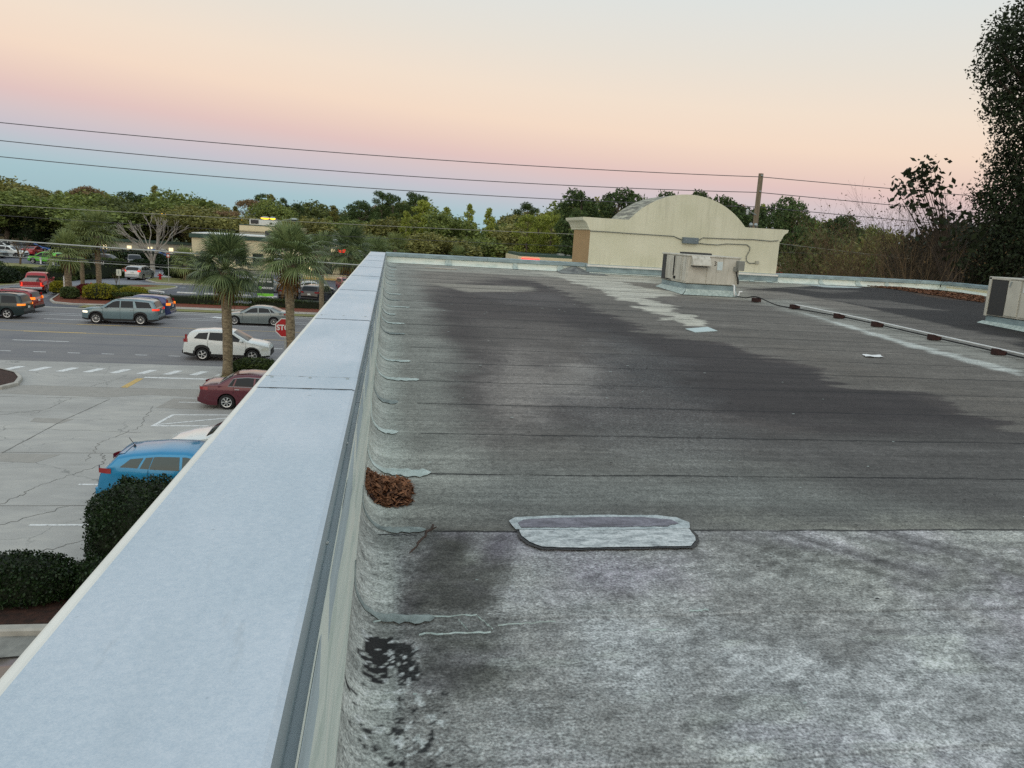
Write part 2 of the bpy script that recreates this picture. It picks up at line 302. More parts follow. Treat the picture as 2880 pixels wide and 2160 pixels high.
# silvered near rows
nm = layery(-4, 4.12, '#92938F', .02, 1, .0)
layer([(.9, -3), (30, -3), (30, 3.1), (.9, 3.1)], '#A2A6A6', .6, .8, .8, n3); layer([(1.9, 3.1), (8, 3.2), (8, 4.1), (2.2, 4.1)], '#85897F', .4, .5, .5, n3)
layer(R2([(940, 1150), (1105, 1150), (1110, 1200), (1085, 1290), (1040, 1335), (840, 1330), (850, 1260), (900, 1200)]), '#44443F', .10,  .9, .16, nH)
layer(R2([(960, 1150), (1090, 1150), (1080, 1200), (960, 1200)]), '#36352F', .10,  .7, .16, nH); layer(R2([(1020, 1150), (1075, 1150), (1030, 1210), (1000, 1215)]), '#85887F', .07, .8, .05, n3)
layer(R2([(905, 1370), (1075, 1370), (1130, 1440), (1080, 1490), (905, 1500)]), '#50524A', .10,  .85, .16, nH)
layer(R2([(800, 1165), (900, 1175), (880, 1240), (820, 1280)]), '#80857F', .08, .8, .05, n3)
ms = layer(R2([(1560, 1160), (2212, 1160), (2300, 1330), (2000, 1300)]), '#5F605C', .25, .5, .3, fbm(Xg*5+Yg*3, Yg*2-Xg*3, 4, 5))
lil = fbm(Xg*1.4, Yg*1.4, 4, 77); q = (np.clip(lil*3, 0, 1)*(Yg < 4.12))[..., None]; B = B*(1-q*.5)+col('#8E8798')*q*.5
# run-off fans below the seam on the right
fan = fbm((Xg-(4.12-Yg)*.9)*7, (4.12-Yg)*.9, 4, 55)*np.clip((Yg-3.1)/.8, 0, 1)*(Yg < 4.12)*np.clip((Xg-1.8)/.5, 0, 1)
B = B*(1+np.clip(fan[..., None]*2.6, -.5, .45))
layer([(-1, -3), (.07, -3), (.07, 4.12), (-1, 4.12)], '#C0C7C1', .05, .95, .03, n3)
edge = fbm(Xg*1.1+3, Yg*2.0, 4, 64); m = np.clip(edge*28, 0, 1)*(Yg < 3.0); B = B*(1-.22*m[..., None]); m = np.clip((fbm(Xg*.8+9, Yg*1.6, 5, 65)-.06)*30, 0, 1)*(Yg < 2.95)*(Xg > .35); B = B*(1-m[..., None]*.45)+col('#AEB4AC')*m[..., None]*.45
nearz = (Yg < 4.1)*1.
for sc_n, th_, amp_, sd_ in ((1.3, .05, .13, 70), (4.5, .10, .17, 73), (13., .1, .26, 74), (30., .12, .13, 75)):
    bl = fbm(Xg*sc_n+11, Yg*sc_n*1.25, 6, sd_); m = np.clip((bl-th_)*40, 0, 1)*nearz*(Xg > .1); B = B*(1+amp_*m[..., None]); bl = fbm(Xg*sc_n*.8+31, Yg*sc_n*1.1, 6, sd_+20); m = np.clip((bl-th_)*18, 0, 1)*nearz; B = B*(1-amp_*.85*m[..., None])
m = np.clip((nS-.08)*12, 0, 1)*nearz*np.clip((Xg-.9)/.5, 0, 1); B = B*(1+.24*m[..., None]); m = np.clip((-nS-.07)*9, 0, 1)*nearz*np.clip((Xg-.7)/.5, 0, 1); B = B*(1-.25*m[..., None])
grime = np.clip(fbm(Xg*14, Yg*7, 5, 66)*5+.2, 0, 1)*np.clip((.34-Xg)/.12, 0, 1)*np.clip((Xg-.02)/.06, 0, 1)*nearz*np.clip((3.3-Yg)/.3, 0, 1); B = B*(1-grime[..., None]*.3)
crk = np.exp(-(fbm(Xg*5, Yg*11, 5, 67)/.008)**2)*nearz*np.clip((.3-Xg)/.08, 0, 1); B = B*(1-.7*crk[..., None])
tide = fbm(Xg*.6+3, Yg*.8, 5, 72); m = np.exp(-(tide/.012)**2)*(Yg > 4.3); B = B*(1+.16*m[..., None])
layer(R2([(780, 1335), (1090, 1335), (1090, 1372), (905, 1378), (790, 1385)]), '#5A5B57', .10,  .75, .16, nH); layer(R2([(780, 1150), (930, 1150), (900, 1180), (790, 1190)]), '#5E625E', .10,  .7, .16, nH)
# peeled black patch and chips
bp = sdist(R2([(790, 1372), (830, 1365), (900, 1385), (905, 1475), (880, 1480), (850, 1440), (830, 1475), (790, 1470), (780, 1420)]), Xg, Yg); ch = fbm(Xg*38, Yg*38, 4, 91)+.4*fbm(Xg*12, Yg*30, 4, 92)
m = ((bp+ch*.15) > .014)[..., None]; B = np.where(m, col('#17181A'), B); m = ((bp > -.01) & (fbm(Xg*60, Yg*34, 4, 14) > .16))[..., None]; B = np.where(m, col('#B9BFBE'), B)
bp = sdist(R2([(820, 1560), (900, 1545), (905, 1650), (830, 1659)]), Xg, Yg); m = ((bp*.5+ch*.35-.035) > .0)[..., None]; B = np.where(m, col('#2A2B2B'), B)
m = ((sdist(R2([(770, 1480), (960, 1480), (960, 1640), (770, 1640)]), Xg, Yg) > 0) & (fbm(Xg*26, Yg*26, 4, 19) > .17))[..., None]; B = np.where(m, col('#C2C8C6'), B)
# pale stain running from the big rooftop unit, white coating squares
sp = R2([(1150, 588), (1240, 585), (1380, 592), (1440, 596), (1430, 612), (1330, 607), (1395, 622), (1490, 632), (1440, 640), (1395, 645), (1460, 660), (1450, 672), (1500, 680), (1530, 705), (1480, 703), (1455, 690), (1420, 692), (1450, 684), (1390, 672), (1370, 660), (1395, 660), (1330, 645), (1300, 625), (1240, 612), (1215, 600)])
layer(sp, '#B2B3A8', .05, 1, .3, nE)
layer(R2([(1380, 590), (1600, 622), (1640, 650), (1500, 640), (1420, 610)]), '#94958B', .3, .8, .4, nE)
# right hand bay
pl = R2([(1600, 640), (1760, 685), (1900, 722), (2080, 775), (2260, 825)]); pr = R2([(2400, 800), (2212, 745), (2060, 700), (1820, 650), (1660, 620)])
layer(R2([(1610, 625), (1740, 618), (1900, 612), (2120, 640), (2330, 700), (2400, 860), (2212, 752), (2060, 706), (1830, 655), (1690, 630)]), '#272525', .12, 1, .2, nE)
layer(R2([(1620, 650), (1700, 645), (1860, 682), (2212, 775), (2300, 840), (2212, 812), (2060, 765), (1850, 712), (1700, 672)]), '#92968F', .3, .6, .4, nE); layer(R2([(1740, 677), (1960, 738), (2212, 803), (2212, 815), (1950, 745)]), '#C0C9C5', .1, .75, .2, nE)
for q_ in ([(1760, 642), (1920, 650), (2050, 672), (1900, 665)], [(1870, 690), (2010, 700), (2212, 735), (2212, 745), (2050, 722)], [(1700, 622), (1850, 628), (1800, 634)], [(1960, 712), (2080, 715), (2180, 735)]): layer(R2(q_), '#605E5A', .15, .75, .5, nE)
layer(R2([(1700, 610), (1790, 608), (1862, 619), (1850, 622), (1780, 620)]), '#A9B7B7', .06, 1, .12); layer(R2([(1900, 612), (2150, 640), (2140, 655), (2000, 640)]), '#4A3A2C', .25, .8, .4)
# coursewise tone, long streaks, pale bloom
B = B*(1+((ctone-.5)*.16)[..., None]*(Yg > 4.12)[..., None]); nF = fbm(Xg*.8, Yg*16, 4, 13); B = B*(1+(n2*.55+nF*.45)[..., None]*(Yg > 4.12)[..., None]); B = B*(1+n3[..., None]*.4); B = B*(1+n4[..., None]*.25)
mott = np.clip((4.14-Yg)*40, 0, 1)*(.55+.45*np.clip(n3*3+.5, 0, 1)); fe = sdist(R2([(1300, 700), (1500, 780), (1650, 950), (1800, 1130), (1300, 1010), (1100, 880)]), Xg, Yg)
mott = mott*np.where(Xg < .06, .22, .85)*np.clip((B.mean(-1)-.05)/.2, .15, 1); mott = np.maximum(mott, .33*np.clip(fe/.6+n3*1.5, 0, 1)*(Yg > 4.12))
B = B*np.where((Yg > 4.12)[..., None], np.array([1.04, .995, .97]), np.array([1.03, 1., .99])); B = np.clip(B, .01, .85)
ZZ = 5.9+RS*Yg+dZ+.004*fbm(Xg*2, Yg*2, 3, 8)-.006*np.clip(((Yg-SEAM0)/SEAMD) % 1., 0, 1)*1.
V = np.stack([Xg, Yg, ZZ], -1).reshape(-1, 3); ny, nx = Xg.shape; I = np.arange(ny*nx).reshape(ny, nx)
Fq = np.stack([I[:-1, :-1], I[:-1, 1:], I[1:, 1:], I[1:, :-1]], -1).reshape(-1, 4)
building = empty('retail_building', (0, 0, 0), 0, 'flat roofed shop building in the foreground with weathered grey membrane roof and pale metal edge', 'building')
t = NT('roof_membrane'); at_ = t.n.new('ShaderNodeVertexColor'); at_.layer_name = 'wear'; tc_ = t.n.new('ShaderNodeTexCoord')
sx = t.n.new('ShaderNodeSeparateXYZ'); t.l.new(tc_.outputs['Object'], sx.inputs[0]); X_, Y_ = sx.outputs[0], sx.outputs[1]
v = t.co(); g1 = t.noise(v, 95, 2, .6); g2 = t.noise(v, 22, 4, .65); stx = t.noise(t.co((1.2, 22, 1)), 1, 4, .6)
mo = t.noise(t.co((1, 1, 1)), 30, 3, .6, .0); mp = t.n.new('ShaderNodeMapping'); mp.inputs['Rotation'].default_value = (0, 0, .55); mp.inputs['Scale'].default_value = (44, 78, 1); t.l.new(tc_.outputs['Object'], mp.inputs[0]); mo = t.noise(mp.outputs[0], 1, 3, .6)
base = at_.outputs[0]; alp = at_.outputs[1]
mm = t.math('MULTIPLY', t.ramp(mo, [(.46, 0), (.62, 1)]), t.math('MULTIPLY', alp, .5)); base = t.mix(mm, base, srgb('#BFC6C4'))
mp2 = t.math('MULTIPLY', t.ramp(mo, [(.36, 1), (.5, 0)]), t.math('MULTIPLY', alp, .45)); base = t.mix(mp2, base, srgb('#565A60'))
base = t.mix(.8, base, t.ramp(g1, [(.3, .18), (.7, .82)]), 'OVERLAY'); base = t.mix(.7, base, t.ramp(g2, [(.3, .3), (.7, .7)]), 'OVERLAY'); base = t.mix(.65, base, t.ramp(stx, [(.3, .36), (.7, .64)]), 'OVERLAY')
wob = t.math('MULTIPLY', t.math('SUBTRACT', t.noise(t.co((1.2, .0, 0)), 1., 4), .5), .06); wob2 = t.math('MULTIPLY', t.math('SUBTRACT', t.noise(t.co((14, 14, 0)), 1., 3), .5), .012)
yy = t.math('ADD', t.math('ADD', Y_, wob), wob2); fr = t.math('FRACT', t.math('DIVIDE', t.math('ADD', yy, -SEAM0+SEAMD*20), SEAMD)); dd = t.math('MULTIPLY', t.math('MINIMUM', fr, t.math('SUBTRACT', 1, fr)), SEAMD)
wid = t.math('ADD', .004, t.math('MULTIPLY', Y_, .0011)); sm = t.math('SUBTRACT', 1, t.math('DIVIDE', dd, wid), clamp=True); sm = t.math('MINIMUM', t.math('MULTIPLY', sm, 2.), 1)
brk = t.ramp(t.noise(t.co((1.1, 1.0, 0)), 1.3, 5, .7), [(.34, .25), (.5, 1)]); xr = t.ramp(X_, [(.0, 0), (.05, 1)])
near = t.math('GREATER_THAN', Y_, 3.7); brk = t.math('MULTIPLY', brk, t.math('ADD', t.math('MULTIPLY', near, .55), .3)); sm = t.math('MULTIPLY', t.math('MULTIPLY', sm, brk), t.math('GREATER_THAN', X_, .28))
base = t.mix(sm, base, srgb('#1D1E1F'))
t.set(Base_Color=base, Roughness=.8); t.b.inputs['Specular IOR Level'].default_value = .35; t.bump(t.math('ADD', g1, t.math('MULTIPLY', mo, alp)), .35, .006); m_roof = t.m
roof = npmesh('roof', V, Fq, m_roof, building, True)
ca = roof.data.color_attributes.new('wear', 'FLOAT_COLOR', 'POINT'); ca.data.foreach_set('color', np.concatenate([B.reshape(-1, 3), mott.reshape(-1, 1)], 1).astype(np.float32).ravel())
# ------------------------------------------------------------------ WALLS, PARAPETS, COPING
t = NT('parapet_paint'); v = t.co((1, .25, 3)); f = t.noise(v, 3, 5, .6); g = t.noise(t.co(), 40, 3)
t.set(Base_Color=t.mix(.4, t.ramp(f, [(.35, srgb('#C2CFC5')), (.5, srgb('#D9E2D8')), (.7, srgb('#E4E6DA'))]), t.ramp(g, [(.3, .4), (.7, .6)]), 'OVERLAY'), Roughness=.7); t.bump(f, .3, .01); m_ppaint = t.m
m_flash = mat('blue_flashing', '#8EA0A2', .6, .2, 5, bump=.2, stretch=(.6, .6, 2), col2='#74868A'); m_stucco = mat('street_stucco', '#CFC8A6', .85, .06, 3, bump=.2, bscale=60)
t = NT('coping_metal'); v = t.co(); f = t.noise(v, 1.1, 4); g = t.noise(v, 55, 4, .7); g3 = t.noise(v, 260, 2, .7)
b = t.ramp(f, [(.35, srgb('#B6C4CE')), (.65, srgb('#C6D0D9'))]); b = t.mix(.35, b, t.ramp(g, [(.3, .36), (.7, .64)]), 'OVERLAY'); b = t.mix(.22, b, t.ramp(g3, [(.35, .3), (.65, .7)]), 'OVERLAY')
sp_ = t.ramp(t.noise(v, 13, 2), [(.24, 1), (.26, 0)]); b = t.mix(t.math('MULTIPLY', sp_, .5), b, srgb('#8A9499')); lg = t.noise(t.co((2.2, .5, 1)), 1.6, 5, .6, .5); b = t.mix(t.ramp(lg, [(.5, 0), (.72, .28)]), b, srgb('#9FADB6')); ds = t.ramp(t.noise(t.co((18, 2.5, 1)), 1, 5, .7), [(.62, 0), (.7, .22)]); b = t.mix(ds, b, srgb('#8D979C'))
t.set(Base_Color=b, Roughness=t.ramp(lg, [(.3, .38), (.7, .58)])); t.bump(t.math('ADD', t.math('MULTIPLY', g, .25), t.noise(t.co((.9, .5, 1)), 2., 2)), .25, .02); m_cop = t.m
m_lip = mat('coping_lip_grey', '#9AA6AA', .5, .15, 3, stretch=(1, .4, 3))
m_edge = mat('coping_edge_white', '#E4E3DA', .5, .04, 6)
XO, XI, ZC = -.59, -.145, 6.96
J = [-3.2, .6, 3.66, 6.38, 9.35, 12.1, 14.9, 17.8, 20.8, 24.05]
for i in range(len(J)-1):
    y0, y1 = J[i]+.003, J[i+1]-.003; m = MB(); e = .0012*math.sin(i*3.1)
    m.grid([[(XO, y, ZC-.16), (XO, y, ZC-.01), (XO+.012, y, ZC+.001), (XI-.012, y, ZC+e), (XI, y, ZC-.006)] for y in np.linspace(y0, y1, 3)])
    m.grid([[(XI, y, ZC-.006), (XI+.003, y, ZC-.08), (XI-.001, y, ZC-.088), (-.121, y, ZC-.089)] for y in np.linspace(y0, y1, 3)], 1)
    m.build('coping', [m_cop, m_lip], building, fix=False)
    if i: 
        p = MB(); yc = J[i]; wd = .135
        p.grid([[(XO-.004, y, ZC-.1), (XO-.004, y, ZC-.006), (XO+.012, y, ZC+.0035), (XI-.012, y, ZC+.0035), (XI+.002, y, ZC-.001)] for y in (yc-wd, yc+wd)])
        cp = p.build('coping_cover_plate', m_cop, building, fix=False)
        for yy_ in (yc-wd-.004, yc+wd+.004):
            rr_ = random.Random(i*7+int(yy_*10)); q_ = MB(); xs_ = np.linspace(XO+.01, XI-.012, 40); ph = rr_.random()*9; hw = [.0012+.0045*max(0, math.sin(x*23+ph)*math.sin(x*61+ph*2)+.15)*rr_.uniform(.5, 1.3) for x in xs_]
            q_.grid([[(x, yy_-h_, ZC+.0045), (x, yy_+h_*.7, ZC+.0045)] for x, h_ in zip(xs_, hw)]); q_.build('joint_sealant', m_crack if yc < 5 else (m_galv if yc < 8 else m_cop), cp, fix=False)
        if yc < 8:
            for fx in (.1, .5, .9): s_ = MB(); s_.lathe([(.008, 0), (.007, .004), (.002, .006)], (XO+(XI-XO)*fx, yc+wd-.03, ZC+.003), 8); s_.build('screw', m_galv, cp)
m = MB(); m.grid([[(XO-.006, y, ZC-.04), (XO-.006, y, ZC-.002), (XO+.002, y, ZC+.003), (XO+.014, y, ZC+.0036), (XO+.019, y, ZC+.0005)] for y in np.linspace(-3.2, 24.05, 12)]); m.build('coping_lip', m_edge, building, fix=False)
m = MB()                                                            # inner wall, membrane turned up
rows = []
for y in np.arange(-3, 24.05, .25):
    zb_ = rz(y)+.149; zt_ = max(ZC-.06, zb_+.01); wv_ = .006*math.sin(y*5)+.004*math.sin(y*13+1)
    rows.append([(-.12+(wv_ if 0 < k < 5 else 0), y, zb_+(zt_-zb_)*k/5) for k in range(6)])
m.grid(rows); m.build('parapet_wall', m_ppaint, building, smooth=True, fix=False)
m = MB(); rows = []                                                 # bluish flashing strip with a ragged lower edge
for y in np.arange(-3, 24, .03):
    h_ = .11+.015*math.sin(y*3)+.02*float(vnoise(np.array(y*9), np.array(3.), 4)); h_ = min(h_, ZC-.08-rz(y)-.16)
    rows.append([(-.1195, y, ZC-.086), (-.1185, y, ZC-.0885), (-.1165, y, ZC-.09-max(h_, .005)), (-.119, y, ZC-.096-max(h_, .005))])
m.grid(rows); m.build('wall_flashing', mat('membrane_flashing', '#AEBDC1', .6, .2, 4, stretch=(1, .3, 3)), building, fix=False)
for y in (1.9, 2.84, 4.3, 5.9, 7.9):
    MB().lathe([(.006, 0), (.006, .004), (.002, .007)], (0, 0, 0), 8, 'x').build('fastener', m_galv, building, loc=(XI+.003, y, ZC-.06))
m = MB(); m.box((-.35, 10.5, 3.42), (.42, 27, 6.84)); m.box((9.8, -3.1, 2.9), (19.6, .2, 5.8)); m.box((19.75, 10.9, 3.4), (.3, 28, 6.8)); m.build('side_wall', m_stucco, building)
m = MB(); m.prism([(-.54, 24.0), (19.9, 24.0), (19.9, 25.4), (12.7, 24.3), (-.54, 24.3)], 0, 6.62); m.build('front_wall', m_stucco, building)
FRONT = [(-.14, 24.0), (6.1, 24.0), (12.64, 24.0), (19.6, 25.2)]; SIDE = [(19.6, 25.2), (19.6, 18), (19.6, -3)]
def para(line, name):
    for (a, b_) in zip(line[:-1], line[1:]):
        a, b_ = Vector(a), Vector(b_); d = (b_-a).normalized(); nrm = Vector((-d.y, d.x)) if abs(d.x) > .5 else Vector((-d.y, d.x)); nrm = nrm if abs(d.x) > .5 else Vector((1, 0))
        m = MB(); P = []
        for s_ in np.linspace(0, 1, 24):
            p = a.lerp(b_, s_); zr = rz(min(p.y, 24.)); P.append([(p.x-nrm.x*.16, p.y-nrm.y*.16, zr+.003), (p.x-nrm.x*.05, p.y-nrm.y*.05, zr+.03), (p.x+nrm.x*.02, p.y+nrm.y*.02, zr+.1), (p.x+nrm.x*.02, p.y+nrm.y*.02, ZC-.09)])
        m.grid(P); m.build(name, m_ppaint, building, smooth=True)
        m = MB(); n_ = max(1, round((b_-a).length/3.0))
        for i in range(n_):
            p, q_ = a.lerp(b_, i/n_)+d*.004, a.lerp(b_, (i+1)/n_)-d*.004; dz = .004*(i % 2)
            m.grid([[(r_.x-nrm.x*.0, r_.y-nrm.y*.0, ZC-.115), (r_.x-nrm.x*.03, r_.y-nrm.y*.03, ZC-.1), (r_.x-nrm.x*.02, r_.y-nrm.y*.02, ZC-.012+dz), (r_.x, r_.y, ZC+dz), (r_.x+nrm.x*.3, r_.y+nrm.y*.3, ZC+dz+.01), (r_.x+nrm.x*.31, r_.y+nrm.y*.31, ZC-.15)] for r_ in (p, q_)])
        m.build('parapet_coping', m_flash, building, fix=False)
para(FRONT, 'front_parapet'); para(SIDE, 'side_parapet')
m_mast = mat('white_mastic', '#B9C6C0', .6, .12, 14, bump=.5, bscale=40, col2='#93A39E')
def mastic(x, y, wd=.14, seed=0):
    r_ = random.Random(seed); zr = rz(min(y, 24.)); m = MB(); P = []
    for s_ in np.linspace(-1, 1, 7):
        k = 1-.35*abs(s_)**3; xx = x+s_*wd/2
        P.append([(xx+s_*.02, y-.22*k, zr+.006), (xx, y-.13, zr+.02), (xx, y-.05, zr+.05), (xx, y+.005, zr+.1), (xx-s_*.02, y+.005, zr+.1+.1*k)])
    m.grid(P); return m.build('mastic_patch', m_mast, building, smooth=True)
for i, (px, py) in enumerate([(1261, 738), (1449, 748), (1576, 754), (2112, 785), (2162, 788), (2307, 789), (2425, 795), (2518, 799)]):
    p = at(px, py, 23.95 if px < 2190 else 24.3); mastic(p[0], 23.98 if px < 2190 else 24+(p[0]-12.64)*.172-.02, .16 if i % 2 else .2, i)
# sealant tongues where every roll end turns up the left wall
m_tong = mat('sealant', '#C2CEC9', .6, .14, 12, bump=.6, bscale=45, col2='#A3B1AB'); m_tong2 = mat('sealant_old', '#8C9794', .7, .2, 18, bump=.6, bscale=50, col2='#6B7573')
for k in range(-1, 20):
    if k in (6, 13): continue
    yk = SEAM0+SEAMD*k; r_ = random.Random(k+40); u1 = r_.choice([.14, .22, .3, .36])*r_.uniform(.85, 1.1) if k > 0 else .26; hw = r_.uniform(.045, .07) if k > 0 else .035; P = []; n_ = 22; yk += .015
    for i in range(n_+1):
        s_ = i/n_; u_ = -.2356+(u1+.2356)*s_-.05; wdt = hw*(.2+.8*min(1, max(0, s_-.15)*2.))*(1 if s_ < .9 else math.sqrt(max(0, 1-((s_-.9)/.1)**2))*.9+.1)
        yc = yk+.16*(1-min(1, s_*1.35))**2; x_, z_ = prof(u_); th = min(max(-u_/.15, 0), PI/2); o_ = .006
        row = []
        for j in range(5):
            a_ = (j/4*2-1); yy_ = yc+a_*wdt*(1+.35*r_.uniform(-1, 1)); row.append((float(x_)+o_*math.sin(th)*(1-abs(a_)**3), yy_, rz(yy_)+float(z_)+.001+o_*math.cos(th)*(1-abs(a_)**3)+.002))
        P.append(row)
    m = MB(); m.grid(P, flip=True); m.build('sealant_tongue', m_tong if (k > 0 and k % 4 != 3) else m_tong2, building, smooth=True, fix=False)
# long capsule shaped repair on the first seam
def cap(y0, y1, x0, x1, n_=8, wob=0., seed=0):
    r_ = random.Random(seed); P = []; ry = (y1-y0)/2; rx = min(ry, .12); cy = (y0+y1)/2
    for i in range(n_+1): a = -PI/2+PI*i/n_; P.append((x1-rx+rx*math.cos(a), cy+ry*math.sin(a)))
    k = 26
    for i in range(1, k): P.append((x1-rx+(x0+rx-x1+rx)*i/k, y1+r_.uniform(-wob, wob)))
    for i in range(n_+1): a = PI/2+PI*i/n_; P.append((x0+rx+rx*math.cos(a), cy+ry*math.sin(a)))
    for i in range(1, k): P.append((x0+rx+(x1-rx-x0-rx)*i/k, y0+r_.uniform(-wob, wob)))
    return P
def capsheet(P, name, m_, dz):
    c_ = (sum(p[0] for p in P)/len(P), sum(p[1] for p in P)/len(P)); m = MB(); n_ = len(P)
    m.add([(c_[0], c_[1], rz(c_[1])+dz)]+[(p[0], p[1], rz(p[1])+dz) for p in P], [(0, 1+i, 1+(i+1) % n_) for i in range(n_)]); return m.build(name, m_, building, fix=False)
m_tar = mat('black_tar', '#18191A', .45, .2, 20, bump=.6, bscale=60)
def smear(name, c1, c2, c3, st_):
    t = NT(name); f = t.noise(t.co(st_), 1, 6, .7, .4); g = t.noise(t.co(), 60, 4, .7); b = t.ramp(f, [(.34, srgb(c1)), (.5, srgb(c2)), (.64, srgb(c3))]); b = t.mix(.7, b, t.ramp(g, [(.3, .25), (.7, .75)]), 'OVERLAY'); t.set(Base_Color=b, Roughness=.7); t.bump(g, .5, .004); return t.m
m_silv = smear('silver_patch', '#7E8486', '#B4BABA', '#D2D6D5', (9, 22, 1)); m_lil = smear('bare_membrane', '#55535A', '#6F6D76', '#85838C', (5, 14, 1)); m_band = smear('patch_rim', '#8E9899', '#ABB4B5', '#C2C9C9', (12, 20, 1))
def ragged(P, seed, w_, n_=9):
    r_ = random.Random(seed); out = []
    for i in range(len(P)):
        a, b_ = P[i], P[(i+1) % len(P)]; L_ = math.hypot(b_[0]-a[0], b_[1]-a[1]); k = max(1, int(L_/.035))
        for j in range(k): out.append((a[0]+(b_[0]-a[0])*j/k+r_.uniform(-w_, w_)*.6, a[1]+(b_[1]-a[1])*j/k+r_.uniform(-w_, w_)))
    return out
low = R2([(1116, 1147), (1120, 1163), (1140, 1178), (1170, 1189), (1240, 1190), (1380, 1188), (1498, 1186), (1511, 1172), (1508, 1158), (1491, 1143)]); lowi = R2([(1119, 1140), (1126, 1160), (1144, 1173), (1172, 1184), (1240, 1186), (1380, 1184), (1492, 1182), (1503, 1170), (1500, 1160), (1484, 1140)])
capsheet(ragged(low, 3, .004), 'tar_bead', m_tar, .006); capsheet(ragged(lowi, 4, .003), 'patch', m_silv, .009)
upo = R2([(1099, 1129), (1112, 1121), (1190, 1117), (1300, 1116), (1420, 1116), (1460, 1121), (1489, 1132), (1491, 1145), (1300, 1149), (1113, 1147)]); upi = R2([(1118, 1134), (1130, 1127), (1200, 1123), (1300, 1121), (1400, 1122), (1450, 1127), (1466, 1134), (1440, 1141), (1300, 1143), (1126, 1144)])
capsheet(ragged(upo, 5, .005), 'sealant_band', m_band, .011); capsheet(ragged(upi, 6, .005), 'bare_strip', m_lil, .014)
for a, b_, w_ in [(R2([(800, 1345)])[0], R2([(880, 1335)])[0], .008), (R2([(880, 1336)])[0], R2([(1030, 1331)])[0], .006), (R2([(1030, 1331)])[0], R2([(1065, 1362)])[0], .008), (R2([(905, 1372)])[0], R2([(1060, 1368)])[0], .007), (R2([(990, 1340)])[0], R2([(1010, 1362)])[0], .008), (R2([(1075, 1352)])[0], R2([(1200, 1345)])[0], .004), (R2([(1490, 1322)])[0], R2([(1530, 1319)])[0], .009), (R2([(1400, 1363)])[0], R2([(1440, 1362)])[0], .005), (R2([(785, 1156)])[0], R2([(900, 1158)])[0], .007)]:
    m = MB(); r_ = random.Random(int(a[0]*999)); k = 12; pts = [a+(b_-a)*i/k+np.array([0, r_.uniform(-.006, .006)]) for i in range(k+1)]
    for p, q_ in zip(pts[:-1], pts[1:]):
        h_ = w_*r_.uniform(.25, .8); m.add([(p[0], p[1]-h_, rz(p[1])+.004), (q_[0], q_[1]-h_, rz(q_[1])+.004), (q_[0], q_[1]+h_*.6, rz(q_[1])+.008), (p[0], p[1]+h_*.6, rz(p[1])+.008)], [(0, 1, 2, 3)])
    m.build('paint_ridge', m_tar if abs(a[1]-b_[1]) < .02 and w_ == .007 and a[1] > 4 else m_mast, building, fix=False)
m = MB(); p4 = [rp(x, y)[:2] for x, y in [(1927, 926), (1990, 921), (2018, 932), (1955, 936)]]; m.prism([tuple(p) for p in p4], lambda x, y: rz(y)+.002, lambda x, y: rz(y)+.012); m.build('coating_square', mat('white_coating', '#B9C9C8', .6, .05, 5), building)
m = MB(); a = rp(1195, 753)[:2]; b_ = rp(1285, 759)[:2]; m.prism([(a[0], a[1]-.06), (b_[0], b_[1]-.06), (b_[0], b_[1]+.05), (a[0], a[1]+.05)], lambda x, y: rz(y)+.002, lambda x, y: rz(y)+.03); m.build('pale_strip', m_kerb, building)
# ------------------------------------------------------------------ ARCHED PARAPET BLOCK
def stucco(name, c, c2):
    t = NT(name); tc_ = t.n.new('ShaderNodeTexCoord'); sx = t.n.new('ShaderNodeSeparateXYZ'); t.l.new(tc_.outputs['Object'], sx.inputs[0])
    st = t.noise(t.co((7, 7, .35)), 1.5, 6, .7, .3); sm_ = t.noise(t.co(), 1.2, 5); fine = t.noise(t.co(), 60, 3)
    b = t.ramp(sm_, [(.3, srgb(c)), (.7, srgb(c2))]); hi = t.ramp(sx.outputs[2], [(0, 0), (1, 1)])
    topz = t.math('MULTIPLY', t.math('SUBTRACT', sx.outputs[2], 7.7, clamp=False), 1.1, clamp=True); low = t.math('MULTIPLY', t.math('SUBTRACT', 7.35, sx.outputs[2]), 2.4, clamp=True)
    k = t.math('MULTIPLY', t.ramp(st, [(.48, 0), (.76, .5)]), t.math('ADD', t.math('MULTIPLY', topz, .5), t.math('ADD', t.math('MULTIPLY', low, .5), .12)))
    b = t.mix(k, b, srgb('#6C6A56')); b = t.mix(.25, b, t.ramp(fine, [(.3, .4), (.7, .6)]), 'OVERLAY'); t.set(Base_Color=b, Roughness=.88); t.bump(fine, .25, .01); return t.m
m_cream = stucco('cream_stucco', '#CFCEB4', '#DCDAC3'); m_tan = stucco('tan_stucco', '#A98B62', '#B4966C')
t = NT('vault_top'); st = t.noise(t.co((3, .4, 3)), 3, 6, .7); t.set(Base_Color=t.ramp(st, [(.35, srgb('#4C4B45')), (.5, srgb('#8E8D80')), (.64, srgb('#C4C3AE'))]), Roughness=.9); m_vault = t.m
bx0, bx1, by0, by1 = 6.18, 12.57, 23.98, 26.2; m = MB()
ac, rr = 9.36, 2.58; zc_ = 9.29-rr; arc = [(ac+rr*math.cos(a), zc_+rr*math.sin(a)) for a in np.linspace(math.acos(1.96/rr), PI-math.acos(1.96/rr), 33)]
face = [(bx0, 6.9), (bx1, 6.9), (bx1, 8.39)]+arc+[(bx0, 8.39)]
arch = empty('arched_parapet', (0, 0, 0), 0, 'cream stucco block with rounded arch top and tan side at the front of the roof', 'parapet')
m.add([(x, by0, z) for x, z in face], [tuple(range(len(face)))]); m.add([(x, by1, z) for x, z in face], [tuple(range(len(face)))])
m.add([(bx1, by0, 6.9), (bx1, by1, 6.9), (bx1, by1, 8.39), (bx1, by0, 8.39)], [(0, 1, 2, 3)]); w_ = m.build('block_wall', m_cream, arch, fix=False)
